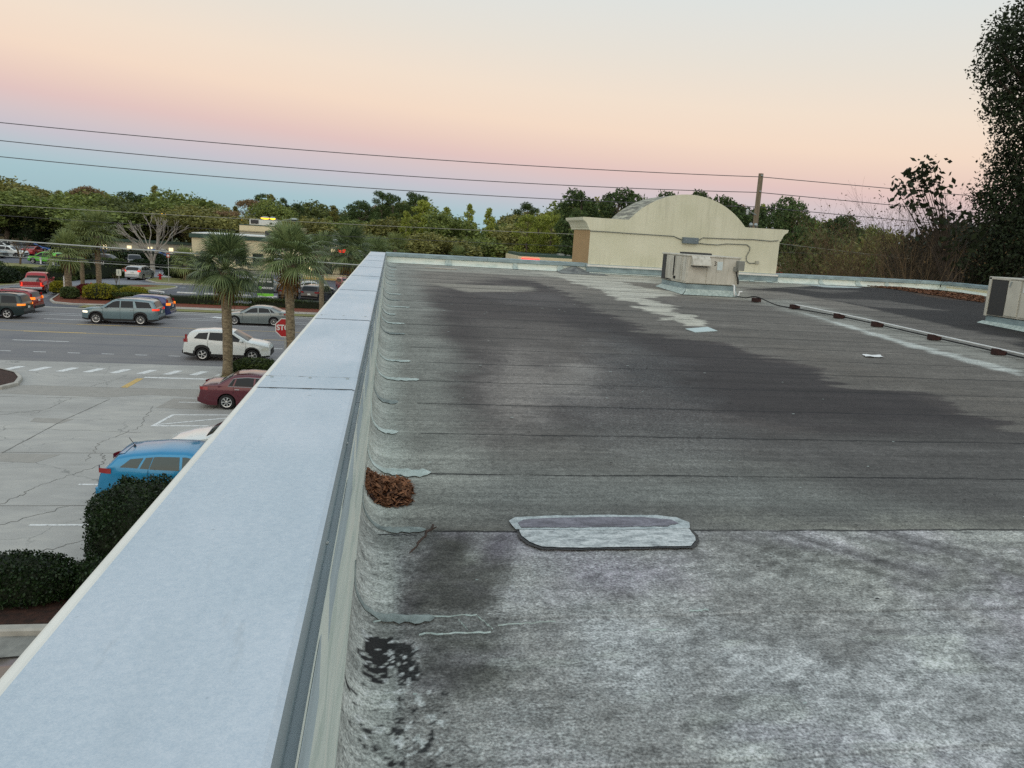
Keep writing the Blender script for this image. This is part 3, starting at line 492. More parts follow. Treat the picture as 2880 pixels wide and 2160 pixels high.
m = MB(); m.add([(bx0, by0, 6.9), (bx0, by1, 6.9), (bx0, by1, 8.39), (bx0, by0, 8.39)], [(0, 1, 2, 3)]); m.build('side_face', m_tan, arch, fix=False)
m = MB(); tp = [(bx1, 8.39)]+arc+[(bx0, 8.39)]; m.grid([[(x, y, z) for x, z in tp] for y in (by0, (by0+by1)/2, by1)]); m.build('vault_roof', m_vault, arch, fix=False)
corn = [(0, 8.0), (.05, 8.02), (.05, 8.07), (.08, 8.1), (.1, 8.16), (.15, 8.24), (.22, 8.28), (.25, 8.3), (.27, 8.39), (0, 8.395)]
for sg, bx in ((-1, bx0), (1, bx1)):
    m = MB(); m.prism_y([(bx+sg*x, z) for x, z in corn], by0+.003, by1+.26); m.build('cornice', m_cream, arch)
def rail(pts, r_, name, mt, par): 
    m = MB(); m.tube(pts, r_, 6); return m.build(name, mt, par, smooth=True)
m_cond = mat('conduit_grey', '#6F726C', .6, .15, 8)
def bk(px, py): p = at(1550+px/3.16, 480+py/3.16, by0-.03); return (p[0], p[1], p[2])
for pts in ([(345, 535), (520, 545), (700, 558), (860, 568), (1090, 583), (1160, 615)], [(1300, 625), (1350, 596), (1500, 603), (1800, 612), (1950, 626), (2020, 622)], [(1298, 645), (1400, 655), (1480, 660), (1560, 650), (1740, 658), (1768, 680), (1765, 710), (1735, 760), (1735, 800), (1760, 822), (1815, 822)]):
    rail([bk(*p) for p in pts], .014, 'conduit', m_cond, arch)
j0 = bk(1168, 590); j1 = bk(1300, 652); m = MB(); m.box(((j0[0]+j1[0])/2, by0-.06, (j0[2]+j1[2])/2), (abs(j1[0]-j0[0]), .12, abs(j0[2]-j1[2]))); jb = m.build('junction_box', mat('grey_steel', '#68757B', .5, .1, 5), arch, bevel=.01)
m = MB(); [m.lathe([(.015, 0), (.015, -.01), (.004, -.014)], (j0[0]+dx, by0-.12, (j0[2]+j1[2])/2), 8, 'y') for dx in (.1, .44)]; m.build('knob', m_galv, jb)
p = bk(1830, 815); m = MB(); m.box((p[0], by0-.03, p[2]), (.11, .06, .1)); m.build('outlet_box', mat('outlet_grey', '#A9A898', .6, .1, 5), arch, bevel=.008)
m = MB(); m.box((9.38, 23.93, 6.9), (6.46, .1, .06)); m.build('drip_edge', m_edge, arch); m = MB(); m.box((9.38, 23.95, 6.79), (6.5, .08, .17)); m.box((9.38, 23.93, 6.865), (6.52, .1, .02)); m.build('base_curb', m_flash, arch)
for x_ in (11.66, 11.83):
    m = MB(); m.lathe([(.03, 0), (.03, .05), (.055, .06), (.065, .1), (.05, .14), (.02, .16)], (0, 0, 0), 12); m.build('vent_cap', m_galv, arch, smooth=True, loc=(x_, 24.3, 8.39))
# rumpled membrane at the block corner
m = MB(); P = []
for i in range(26):
    s_ = i/25; x_ = 5.15+1.5*s_; row = []
    for j in range(8):
        q_ = j/7; y_ = 23.15+.85*q_; h_ = .05*q_+.13*q_**3*min(1, s_*2.5)+.025*math.sin(x_*18+y_*6)*math.sin(PI*q_)*math.sin(PI*s_); row.append((x_, y_, rz(y_)+.004+h_*math.sin(PI*min(1, s_*1.2+.1))))
    P.append(row)
m.grid(P); m.build('rumpled_membrane', mat('old_membrane', '#7C7F7B', .7, .35, 5, col2='#55585A'), building, smooth=True)
# ------------------------------------------------------------------ THINGS ON THE ROOF
m_ac = NT('unit_paint'); v = m_ac.co(); st = m_ac.noise(m_ac.co((6, 6, .5)), 2, 5, .7); f = m_ac.noise(v, 4, 4)
bb = m_ac.ramp(f, [(.3, srgb('#B9B6A9')), (.7, srgb('#CECBBE'))]); m_ac.set(Base_Color=m_ac.mix(m_ac.ramp(st, [(.5, 0), (.7, .6)]), bb, srgb('#75705F')), Roughness=.6); m_ac = m_ac.m
m_coil = mat('coil', '#3B3C3C', .7, .2, 60); m_acw = mat('unit_frame', '#C8C6B8', .6, .1, 4)
def ac_unit(x0, x1, y0, y1, zc0, zb, zt, label, first=True):
    g = empty('rooftop_unit', ((x0+x1)/2, (y0+y1)/2, zc0), 0, label, 'air conditioner', 'packaged air conditioners standing on the roof'); ox, oy, oz = g.location
    def L(mb, name, mt, **k): 
        mb.v = [(a-ox, b-oy, c-oz) for a, b, c in mb.v]; return mb.build(name, mt, g, **k)
    m = MB(); m.prism([(x0+.02, y0+.02), (x1-.02, y0+.02), (x1-.02, y1-.02), (x0+.02, y1-.02)], lambda x, y: rz(y)-.02, zb); L(m, 'curb', m_flash)
    m = MB(); m.grid([[(x0-.1, y0-.12, rz(y0)+.004), (x0-.01, y0-.02, rz(y0)+.06), (x0+.018, y0+.018, zb-.12)], [(x1+.1, y0-.12, rz(y0)+.004), (x1+.01, y0-.02, rz(y0)+.06), (x1-.018, y0+.018, zb-.12)]]); m.grid([[(x0-.12, y1+.05, rz(y1)+.004), (x0-.03, y1, rz(y1)+.06), (x0+.016, y1-.02, zb-.12)], [(x0-.12, y0-.12, rz(y0)+.006), (x0-.03, y0-.02, rz(y0)+.062), (x0+.016, y0+.02, zb-.12)]]); L(m, 'curb_mastic', m_mast, smooth=True)
    m = MB(); m.box(((x0+x1)/2, (y0+y1)/2, (zb+zt)/2), (x1-x0, y1-y0, zt-zb-.03)); L(m, 'cabinet', m_ac, bevel=.012)
    m = MB(); m.box(((x0+x1)/2, (y0+y1)/2, zt-.01), (x1-x0+.05, y1-y0+.05, .045)); lid = L(m, 'lid', m_ac, bevel=.015)
    m = MB(); m.lathe([(.42, 0), (.42, .045), (.4, .05), (.38, .02), (.0, .02)], ((x0+x1)/2, y1-.6, zt+.01), 24); m.lathe([(.1, .02), (.1, .05), (.02, .055)], ((x0+x1)/2, y1-.6, zt+.01), 12)
    for k in range(8):
        a = k*PI/8; m.box(((x0+x1)/2, y1-.6, zt+.055), (.82, .006, .006), rz=a)
    L(m, 'fan_grille', m_coil)
    return g, L
x0, x1, y0, y1 = 7.33, 8.7, 18.5, 20.35; zb, zt = 6.755, 7.47
g, L_ = ac_unit(x0, x1, y0, y1, 6.49, zb, zt, 'weathered beige air conditioning unit marked 3 in front of the arched block')
def fx(px): return x0+(x1-x0)*(px-1228)/(1668-1228)
def fz(py): return zt-(py-772)/(1022-772)*(zt-zb)
m = MB(); m.box((x0-.004, y1-.17, (zb+zt)/2), (.02, .26, zt-zb-.06)); L_(m, 'coil_opening', m_coil)
for a, b_ in ((y1-.34, y1-.92), (y1-.98, y1-1.5), (y1-1.54, y0+.03)):
    m = MB(); m.box((x0-.008, (a+b_)/2, (zb+zt)/2+.01), (.022, abs(a-b_)-.02, zt-zb-.1)); L_(m, 'access_panel', m_ac, bevel=.012)
m = MB(); m.box((x0-.024, y1-.95, (zb+zt)/2+.06), (.016, .035, .5)); m.box((x0-.024, y1-1.05, zb+.12), (.014, .14, .07)); m.box((x0-.024, y1-.55, zb+.05), (.014, .4, .02)); L_(m, 'panel_stains', m_dk)
for a, b_ in ((1232, 1386), (1393, 1664)):
    m = MB(); m.box(((fx(a)+fx(b_))/2, y0-.006, (zb+zt)/2-.005), (fx(b_)-fx(a), .018, zt-zb-.07)); L_(m, 'front_panel', m_ac, bevel=.006)
h0_, h1_ = fx(1250), fx(1402); m = MB(); pr_ = [(y0-.012, fz(772)), (y0-.10, fz(795)), (y0-.2, fz(850)), (y0-.2, fz(858)), (y0-.012, fz(858))]
m.add([(x, y, z) for x in (h0_, h1_) for y, z in pr_], [(0, 1, 2, 3, 4), (9, 8, 7, 6, 5), (0, 5, 6, 1), (1, 6, 7, 2), (2, 7, 8, 3)]); hd = L_(m, 'intake_hood', m_ac)
m = MB(); m.box(((h0_+h1_)/2, y0-.1, fz(863)), (h1_-h0_-.03, .16, .012)); L_(m, 'hood_opening', m_dk)
m = MB(); m.box((fx(1497), y0-.019, fz(852)), (fx(1520)-fx(1475), .006, fz(815)-fz(888))); L_(m, 'label_sheet', mat('label_paper', '#C9D6D6', .5, .1, 30))
m = MB(); m.box((fx(1490), y0-.018, fz(898)), (fx(1508)-fx(1470), .005, .04)); L_(m, 'rating_plate', m_ac)
text_mesh('number', '3', .16, m_dk, g, Matrix.Translation((fx(1457)-g.location[0], y0-.018-g.location[1], fz(836)-g.location[2])) @ FACE_NEG_Y, .002)
m = MB(); m.box((x1-.03, y0-.1, fz(840)), (.16, .17, .24)); m.box((x1-.12, y0-.06, fz(870)), (.1, .08, .12)); L_(m, 'disconnect_switch', mat('switch_grey', '#84867F', .6, .12, 8), bevel=.01)
m = MB(); m.tube([(x1-.1, y0-.07, fz(895)), (x1-.09, y0-.09, fz(925)), (x1-.03, y0-.06, fz(960)), (x1+.0, y0-.02, fz(1000))], .02, 8); L_(m, 'whip_conduit', m_black, smooth=True)
m = MB(); m.tube([(x1-.14, y0+.05, zb+.03), (x1-.14, y0-.12, zb+.03), (x1-.13, y0-.14, zb-.15), (x1-.12, y0-.14, rz(y0)+.04), (x1-.0, y0-.13, rz(y0)+.04), (x1+.01, y0-.13, rz(y0)+.14), (x1+.08, y0-.13, rz(y0)+.14)], .022, 8); L_(m, 'condensate_trap', m_wpaint, smooth=True)
x0, x1, y0, y1 = 13.1, 14.7, 12.6, 15.3; zb, zt = 6.56, 7.41
g, L_ = ac_unit(x0, x1, y0, y1, 6.38, zb, zt, 'pale air conditioning unit with a dark coil section, cut by the right edge')
m = MB(); m.box((x0-.004, y1-.3, (zb+zt)/2), (.02, .44, zt-zb-.07)); L_(m, 'coil_opening', m_coil)
m = MB(); m.box((x0-.012, y1-.03, (zb+zt)/2), (.03, .07, zt-zb)); m.box((x0-.012, y1-.3, zt-.02), (.03, .6, .05)); L_(m, 'corner_post', m_acw, bevel=.004)
for a, b_ in ((y1-.54, y1-.9), (y1-.93, y0+.03)):
    m = MB(); m.box((x0-.01, (a+b_)/2, (zb+zt)/2+.005), (.026, abs(a-b_)-.02, zt-zb-.09)); L_(m, 'access_panel', m_acw, bevel=.012)
m = MB(); m.box((x0-.03, y1-1.08, zt-.22), (.01, .2, .11)); L_(m, 'label_sheet', m_wpaint, bevel=.004); m = MB(); m.box((x0-.028, y1-.62, zt-.12), (.012, .03, .12), M=Matrix.Rotation(.3, 4, 'X')); L_(m, 'latch', m_galv)
# pipe on blocks
BL = [(8.74, 17.47), (9.13, 16.35), (9.38, 14.95), (9.53, 13.85), (9.65, 12.35), (9.78, 10.98), (9.9, 9.3), (10.0, 7.6)]
m_block = mat('rubber_block', '#3A1F1A', .85, .3, 12, bump=.4, col2='#221211'); m_pvc = mat('white_pvc', '#D5D9D8', .4, .05, 5)
def pz(i): return rz(BL[i][1])
names = ['closest to the unit marked 3', 'second from the unit marked 3', 'third from the unit marked 3', 'fourth from the unit marked 3', 'fifth from the unit marked 3', 'sixth from the unit marked 3']
proto = None
for i, (x, y) in enumerate(BL[:7]):
    a = math.atan2(BL[min(i+1, 7)][1]-BL[max(i-1, 0)][1], BL[min(i+1, 7)][0]-BL[max(i-1, 0)][0])+PI/2
    if proto is None:
        m = MB(); m.box((0, 0, .045), (.22, .11, .08)); m.box((-.065, 0, .09), (.09, .11, .025)); m.box((.065, 0, .09), (.09, .11, .025)); o = proto = m.build('pipe_block', m_block, bevel=.008)
    else: o = proto.copy(); C.objects.link(o)
    o.location = (x, y, rz(y)); o.rotation_euler = (0, 0, a)
    tag(o, 'dark red-brown block under the white pipe, '+(names[i] if i < 6 else 'just outside the right edge'), 'pipe support', 'blocks carrying the roof pipe')
def smooth_path(pts, n=6):
    out = []
    for i in range(len(pts)-1):
        p0, p1, p2, p3 = [Vector(pts[min(max(k, 0), len(pts)-1)]) for k in (i-1, i, i+1, i+2)]
        for j in range(n):
            t_ = j/n; out.append(.5*((2*p1)+(p2-p0)*t_+(2*p0-5*p1+4*p2-p3)*t_*t_+(3*p1-p0-3*p2+p3)*t_**3))
    out.append(Vector(pts[-1])); return out
m = MB(); m.tube(smooth_path([(x, y, rz(y)+.10) for x, y in BL[1:]]+[(10.0, 5, 6.18), (10, 1, 6.05)]), .014, 8); tag(m.build('white_pipe', m_pvc, smooth=True), 'thin white plastic pipe running over dark blocks across the right of the roof', 'pipe')
m = MB(); m.tube(smooth_path([(8.62, 18.36, 6.53), (8.66, 17.9, 6.52), (8.74, 17.47, 6.585), (8.95, 16.9, 6.46), (9.13, 16.3, 6.44)]+[(x+.09, y, rz(y)+.035) for x, y in BL[2:]]), .014, 6); tag(m.build('dark_cable', m_black, smooth=True), 'thin dark cable lying beside the white roof pipe', 'cable')
# leaf pile in the corner, stick, litter
m_leafp = leafmat('dry_leaf', '#1A0D09', '#96684A', .0, .8, 8)
def litter(n, cx, cy, rx, ry, h, sz, zf, pw=.5):
    a = rng.uniform(0, 2*PI, n); r = rng.uniform(0, 1, n)**pw; sq = (np.abs(np.cos(a))**4+np.abs(np.sin(a))**4)**-.25
    x = cx+rx*r*np.cos(a)*sq; y = cy+ry*r*np.sin(a)*sq; z = zf(x, y)+h*(1-r**2.2)*rng.uniform(.3, 1.05, n)+.004
    V = np.zeros((n, 4, 3)); th = rng.uniform(0, 2*PI, n); ti = rng.uniform(-.7, .7, n); L = sz*rng.uniform(.6, 1.5, n); W = L*rng.uniform(.15, .35, n)
    d = np.stack([np.cos(th)*np.cos(ti), np.sin(th)*np.cos(ti), np.sin(ti)], -1); s_ = np.stack([-np.sin(th), np.cos(th), rng.uniform(-.6, .6, n)], -1); c = np.stack([x, y, z], -1)
    V[:, 0] = c-d*L[:, None]; V[:, 1] = c-s_*W[:, None]; V[:, 2] = c+d*L[:, None]; V[:, 3] = c+s_*W[:, None]; V[:, 1, 2] += W*.3; V[:, 3, 2] += W*.3
    return V.reshape(-1, 3), np.arange(n*4).reshape(n, 4)
V, F = litter(950, .03, 4.72, .155, .25, .055, .027, lambda x, y: rz(y)+np.where(x < .03, .15-np.sqrt(np.clip(.0225-(.03-np.maximum(x, -.11))**2, 0, 1)), 0))
V2 = [(.03+.14*math.cos(a)*(abs(math.cos(a))**4+abs(math.sin(a))**4)**-.25*r, 4.72+.23*math.sin(a)*(abs(math.cos(a))**4+abs(math.sin(a))**4)**-.25*r) for r in (1, .7, .35) for a in np.linspace(0, 2*PI, 20, endpoint=False)]
pile = npmesh('leaf_pile', V, F, m_leafp); tag(pile, 'rounded pile of brown dry leaves against the left parapet wall', 'leaf pile')
m = MB(); vs = [(x, y, rz(y)+(0.001, .02, .028)[i//20]+(.15-math.sqrt(max(0, .0225-(.03-x)**2)) if x < .03 else 0)) for i, (x, y) in enumerate(V2)]; m.add(vs, [(r*20+j, r*20+(j+1) % 20, (r+1)*20+(j+1) % 20, (r+1)*20+j) for r in range(2) for j in range(20)]+[tuple(range(40, 60))]); m.build('leaf_litter_bed', mat('leaf_bed', '#2A1610', .95, .3, 40), pile, smooth=True)
a, b_ = rp(935*K, 1142*K), rp(885*K, 1203*K); m = MB(); pts = [a+(b_-a)*k/8+np.array([.008*math.sin(k*2.3), 0, .018+.004*math.cos(k*3)]) for k in range(9)]; m.tube(pts, [.008, .006, .009, .006, .006, .008, .004, .006, .002], 7); m.tube([pts[1], pts[1]+np.array([.03, .005, .015])], [.005, .003], 5)
tag(m.build('stick', mat('dead_wood', '#4A3A32', .9, .4, 25, bump=.6, bscale=90), smooth=True), 'short knobbly dead stick lying beside the long capsule shaped roof patch', 'stick')
p = rp(2447, 1002); m = MB(); P = []
for i in range(5):
    P.append([(p[0]+(i/4-.5)*.3+j*.03, p[1]+(j/3-.5)*.22, p[2]+.012+.006*math.sin(i*1.9+j*2.2)) for j in range(4)])
m.grid(P); tag(m.build('paper_scrap', m_wpaint), 'white crumpled sheet lying on the roof left of the pipe', 'litter')
for (px, py, s_, lb) in [(815*1.302, 558*1.302, 1, 'dark flat scrap in the far left roof corner')]:
    p = rp(1092, 729); m = MB(); m.prism([(p[0]-.02, p[1]-.3), (p[0]+.35, p[1]-.5), (p[0]+.3, p[1]-.1), (p[0]-.03, p[1]+.25)], lambda x, y: rz(y)+.01, lambda x, y: rz(y)+.05); tag(m.build('roofing_scrap', m_block), lb, 'scrap')
def edge_litter(n, poly, sz, name, label):
    P = np.array([rp(x*K, y*K)[:2] for x, y in poly]); lo, hi = P.min(0), P.max(0); x = rng.uniform(lo[0], hi[0], n*3); y = rng.uniform(lo[1], hi[1], n*3); k = (sdist(P, x, y)+.15*(fbm(x*3, y*3, 3, 4))) > 0; x, y = x[k], y[k]; n = len(x)
    V = np.zeros((n, 4, 3)); th = rng.uniform(0, 2*PI, n); c = np.stack([x, y, rz(np.minimum(y, 24.6))+rng.uniform(.004, .03, n)], -1); d = np.stack([np.cos(th), np.sin(th), rng.uniform(-.3, .3, n)], -1)*sz; s_ = np.stack([-np.sin(th), np.cos(th), rng.uniform(-.4, .4, n)], -1)*sz*.35
    V[:, 0] = c-d; V[:, 1] = c-s_; V[:, 2] = c+d; V[:, 3] = c+s_
    tag(npmesh(name, V.reshape(-1, 3), np.arange(n*4).reshape(n, 4), m_leafp), label, 'leaves', None, 'stuff')
edge_litter(6000, [(1810, 611), (1870, 611), (1960, 622), (2125, 640), (2125, 655), (2030, 640), (1930, 625), (1840, 614)], .05, 'fallen_leaves', 'brown fallen leaves gathered along the far right parapet')
# dots of debris on the near roof
n = 260; x = rng.uniform(-.02, 5, n); y = rng.uniform(2, 20, n); V = np.zeros((n, 4, 3)); s_ = rng.uniform(.002, .006, n)*(1+y*.12)
for k, (a, b_) in enumerate(((-1, -.4), (.6, -1), (1, .5), (-.5, 1))): V[:, k] = np.stack([x+a*s_*1.6, y+b_*s_, rz(y)+np.where(x < .03, .0, 0)+.012], -1)
kk = x > .05; tag(npmesh('roof_grit', V[kk].reshape(-1, 3), np.arange(kk.sum()*4).reshape(-1, 4), [m_dk, m_mast], mi=(rng.random(kk.sum()) < .3)), 'tiny dark and pale specks scattered over the roof', 'grit', None, 'stuff')
# ------------------------------------------------------------------ UTILITY POLE AND WIRES
m_pole = mat('weathered_pole', '#776A56', .9, .25, 3, bump=.4, stretch=(3, 3, .4)); m_wire = mat('wire_dark', '#4A4A4E', .6, .1, 3); m_wirel = mat('wire_pale', '#8E8E84', .5, .1, 3); m_cab = mat('cable_silver', '#A9ADA9', .4, .1, 3, metal=.3)
PX, PY = 19.93, 41.
g = empty('utility_pole', (PX, PY, 0), 0, 'brown wooden utility pole rising behind the arched block', 'utility pole')
m = MB(); m.tube([(0, 0, 0), (0, 0, 6), (-.01, 0, 11.8)], [.19, .16, .13], 14); m.build('pole', m_pole, g, smooth=True)
m = MB(); m.tube([(0, -.1, 9.55), (-.3, -.1, 9.66), (-.55, -.1, 9.78)], .03, 6); m.build('arm', m_galv, g); m = MB(); m.lathe([(.03, 0), (.09, .04), (.05, .08), (.09, .14), (.05, .18), (.1, .25), (.03, .32)], (-.6, -.1, 9.55), 10); m.build('insulator', mat('porcelain', '#B9BDBD', .3, .1, 5), g, smooth=True)
m = MB(); m.lathe([(.03, 0), (.06, .03), (.03, .08)], (-.02, -.14, 11.65), 8); m.lathe([(.03, 0), (.06, .03), (.03, .08)], (-.02, -.14, 10.8), 8); m.build('insulator', m_galv, g)
def wire(pts, r, name, m_, label, Y=41., ext=(-75, 75), grp='overhead lines along the road'):
    A = np.array([at(px, py, Y) for px, py in pts]); k = A[:, 0] < 19.99; P = []
    c = np.polyfit(A[k, 0], A[k, 2], 2 if k.sum() > 3 else 1); x1 = min(19.93, ext[1]) if (~k).any() else ext[1]; lin = np.polyfit(A[k, 0], A[k, 2], 1)
    P = [(x, Y, np.polyval(c, x)) for x in np.linspace(-26, min(x1, 21), 24)]; P = [(ext[0], Y, P[0][2]+(ext[0]+26)*lin[0])]+P
    if (~k).any():
        c2 = np.polyfit(np.append(A[~k, 0], P[-1][0]), np.append(A[~k, 2], P[-1][2]), 1); P += [(x, Y, P[-1][2]+c2[0]*(x-P[-1][0])) for x in (30, 45, ext[1])]
    else: P.append((ext[1], Y, P[-1][2]+lin[0]*(ext[1]-P[-1][0])))
    m = MB(); m.tube(P, r, 5); tag(m.build(name, m_, smooth=True), label, 'wire', grp)
wire([(0, 347), (700, 403), (1400, 466), (2137, 496), (2516, 533), (2750, 552)], .020, 'power_line', m_wire, 'topmost overhead wire crossing the sky to the pole top')
wire([(0, 397), (700, 457), (1400, 515), (2132, 540), (2500, 572), (2750, 600)], .020, 'power_line', m_wire, 'second overhead wire from the top, crossing the pink sky')
wire([(0, 442), (700, 500), (1400, 555), (2128, 581), (2500, 613), (2750, 640)], .020, 'power_line', m_wire, 'third overhead wire from the top, just above the treetops')
wire([(0, 576), (600, 610), (1000, 632), (1600, 658), (2190, 681), (2380, 706)], .014, 'phone_line', m_wirel, 'thin pale wire crossing in front of the distant trees')
wire([(0, 606), (353, 628), (1090, 671), (1596, 692), (2190, 710)], .010, 'phone_line', m_wire, 'thin dark wire just under the pale wire before the trees')
wire([(0, 674), (266, 696), (515, 709), (760, 728), (1000, 745)], .036, 'service_cable', m_cab, 'thick silvery cable crossing at left in front of the parked cars')
wire([(0, 681), (266, 703), (515, 716), (760, 735), (1000, 752)], .022, 'service_cable', m_black, 'black cable tied directly beneath the thick silvery cable')
wire([(0, 708), (170, 729), (280, 736), (515, 747), (760, 760), (1000, 775)], .024, 'service_cable', m_black, 'lowest black cable crossing over the green car at left')
wire([(0, 716), (170, 735), (280, 742), (515, 753), (760, 766), (1000, 780)], .014, 'service_cable', m_cab, 'thin grey wire just under the lowest black cable')
# ------------------------------------------------------------------ VEHICLES (nose towards +x, origin on the ground under the middle)
def smf(p, n=3):
    p = np.array(p, float)
    def f(s):
        s = np.asarray(s, float); d = .035; acc = 0
        for k in (-1, -.5, 0, .5, 1): acc = acc+np.interp(np.clip(s+k*d, p[0, 0], p[-1, 0]), p[:, 0], p[:, 1])
        return acc/5
    return f
# per type: length, width, wheelbase, front overhang, wheel radius, clearance, top outline (distance from nose, height), belt, windscreen span, rear glass span, side panes
T = {}
T['suv'] = dict(L=4.55, W=1.84, wb=2.62, fo=.92, wr=.345, cl=.24, top=[(0, .62), (.03, .8), (.12, .93), (.5, 1.03), (1.12, 1.12), (1.95, 1.60), (2.25, 1.665), (3.2, 1.67), (4.0, 1.60), (4.22, 1.53), (4.42, 1.12), (4.5, 1.0), (4.54, .8), (4.55, .6)], belt=[(0, .8), (1.1, 1.03), (3.0, 1.1), (3.6, 1.16), (4.5, 1.2)], ws=(1.16, 1.93), rg=(4.24, 4.42), panes=[(1.36, 1.98, 2.33, 2.33), (2.40, 2.40, 3.22, 3.16), (3.30, 3.24, 3.98, 3.72)])
T['bigsuv'] = dict(L=5.0, W=1.98, wb=2.9, fo=.95, wr=.385, cl=.26, top=[(0, .66), (.03, .9), (.1, 1.02), (.5, 1.12), (1.25, 1.18), (1.98, 1.66), (2.3, 1.76), (3.4, 1.78), (4.4, 1.72), (4.66, 1.66), (4.88, 1.22), (4.95, 1.1), (4.99, .85), (5., .62)], belt=[(0, .9), (1.2, 1.12), (4.0, 1.18), (5., 1.2)], ws=(1.29, 1.96), rg=(4.68, 4.87), panes=[(1.5, 2.05, 2.5, 2.5), (2.57, 2.57, 3.4, 3.34), (3.62, 3.46, 4.62, 4.4)])
T['sedan'] = dict(L=4.85, W=1.85, wb=2.8, fo=.95, wr=.335, cl=.17, top=[(0, .5), (.04, .64), (.2, .74), (.7, .85), (1.3, .94), (2.05, 1.34), (2.35, 1.42), (2.9, 1.44), (3.5, 1.38), (4.25, 1.09), (4.6, 1.06), (4.76, 1.02), (4.82, .8), (4.85, .55)], belt=[(0, .66), (1.3, .88), (3.9, .98), (4.8, 1.0)], ws=(1.34, 2.03), rg=(3.56, 4.2), panes=[(1.62, 2.1, 2.6, 2.58), (2.67, 2.65, 3.5, 3.34), (3.56, 3.42, 3.86, 3.5)])
T['oldsedan'] = dict(L=4.8, W=1.8, wb=2.72, fo=.98, wr=.315, cl=.18, top=[(0, .5), (.04, .68), (.2, .76), (.7, .86), (1.35, .95), (2.05, 1.33), (2.3, 1.42), (2.9, 1.45), (3.35, 1.41), (3.5, 1.37), (4.02, 1.06), (4.5, 1.03), (4.68, .99), (4.76, .78), (4.8, .55)], belt=[(0, .68), (1.35, .9), (4., .97), (4.8, .96)], ws=(1.4, 2.03), rg=(3.5, 4.0), panes=[(1.66, 2.1, 2.58, 2.56), (2.65, 2.63, 3.40, 3.3), (3.46, 3.36, 3.64, 3.44)])
T['hatch'] = dict(L=4.45, W=1.78, wb=2.67, fo=.9, wr=.32, cl=.17, top=[(0, .5), (.04, .66), (.2, .76), (.7, .88), (1.1, .96), (1.9, 1.38), (2.2, 1.46), (2.9, 1.47), (3.6, 1.41), (3.95, 1.35), (4.24, 1.02), (4.36, .94), (4.42, .75), (4.45, .5)], belt=[(0, .66), (1.1, .9), (3., .98), (3.6, 1.03), (4.4, 1.06)], ws=(1.14, 1.88), rg=(3.97, 4.24), panes=[(1.36, 1.95, 2.3, 2.3), (2.37, 2.37, 3.12, 3.02), (3.14, 3.04, 3.36, 3.22), (3.42, 3.28, 3.86, 3.6)])
T['pickup'] = dict(L=5.6, W=1.95, wb=3.5, fo=.95, wr=.4, cl=.32, top=[(0, .7), (.03, .95), (.12, 1.05), (1.2, 1.16), (1.8, 1.66), (2.1, 1.78), (2.9, 1.8), (3.3, 1.76), (3.5, 1.6), (3.56, 1.0), (3.62, .86), (5.5, .86), (5.58, .8), (5.6, .6)], belt=[(0, .9), (1.2, 1.1), (3.5, 1.16), (3.6, .84), (5.6, .84)], ws=(1.24, 1.78), rg=(3.5, 3.56), panes=[(1.42, 1.9, 2.5, 2.5), (2.58, 2.58, 3.3, 3.25)])
T['wagon'] = dict(T['bigsuv'], L=4.6, wb=2.7, fo=.85, W=1.82, wr=.36, top=[(0, .62), (.04, .88), (.15, .98), (1.2, 1.08), (1.85, 1.62), (2.1, 1.7), (3.3, 1.73), (4.1, 1.7), (4.3, 1.62), (4.48, 1.16), (4.52, 1.05), (4.58, .9), (4.6, .6)], belt=[(0, .85), (1.2, 1.04), (4.6, 1.1)], ws=(1.24, 1.83), rg=(4.3, 4.48), panes=[(1.42, 1.9, 2.35, 2.35), (2.42, 2.42, 3.14, 3.12), (3.22, 3.2, 4.22, 4.08)])
def wheel_parts(r, wdt, style, hi):
    m = MB(); n = 24 if hi else 14; h = wdt/2
    m.lathe([(r*.62, -h), (r*.92, -h), (r*.985, -h*.7), (r, -h*.3), (r, h*.3), (r*.985, h*.7), (r*.92, h), (r*.66, h), (r*.62, h*.6)], (0, 0, 0), n, 'y')
    k = MB(); k.lathe([(r*.64, h*.5), (r*.66, h*1.02), (r*.58, h*.95), (r*.56, h*.5)], (0, 0, 0), n, 'y'); ns = {0: 5, 1: 10, 2: 7}[style]
    for i in range(ns):
        a = 2*PI*i/ns; wa = {0: .24, 1: .1, 2: .22}[style]; c1, c2 = r*.13, r*.6
        pts = [(c1*math.cos(a-wa*1.2), c1*math.sin(a-wa*1.2)), (c2*math.cos(a-wa*.8), c2*math.sin(a-wa*.8)), (c2*math.cos(a+wa*.8), c2*math.sin(a+wa*.8)), (c1*math.cos(a+wa*1.2), c1*math.sin(a+wa*1.2))]
        k.add([(x, h*.98, z) for x, z in pts]+[(x, h*.7, z) for x, z in pts], [(0, 1, 2, 3), (7, 6, 5, 4), (0, 4, 5, 1), (1, 5, 6, 2), (2, 6, 7, 3), (3, 7, 4, 0)])
    k.lathe([(r*.16, h*.7), (r*.16, h*1.0), (r*.1, h*1.04), (.01, h*1.04)], (0, 0, 0), 10, 'y'); return m, k
WC = {}
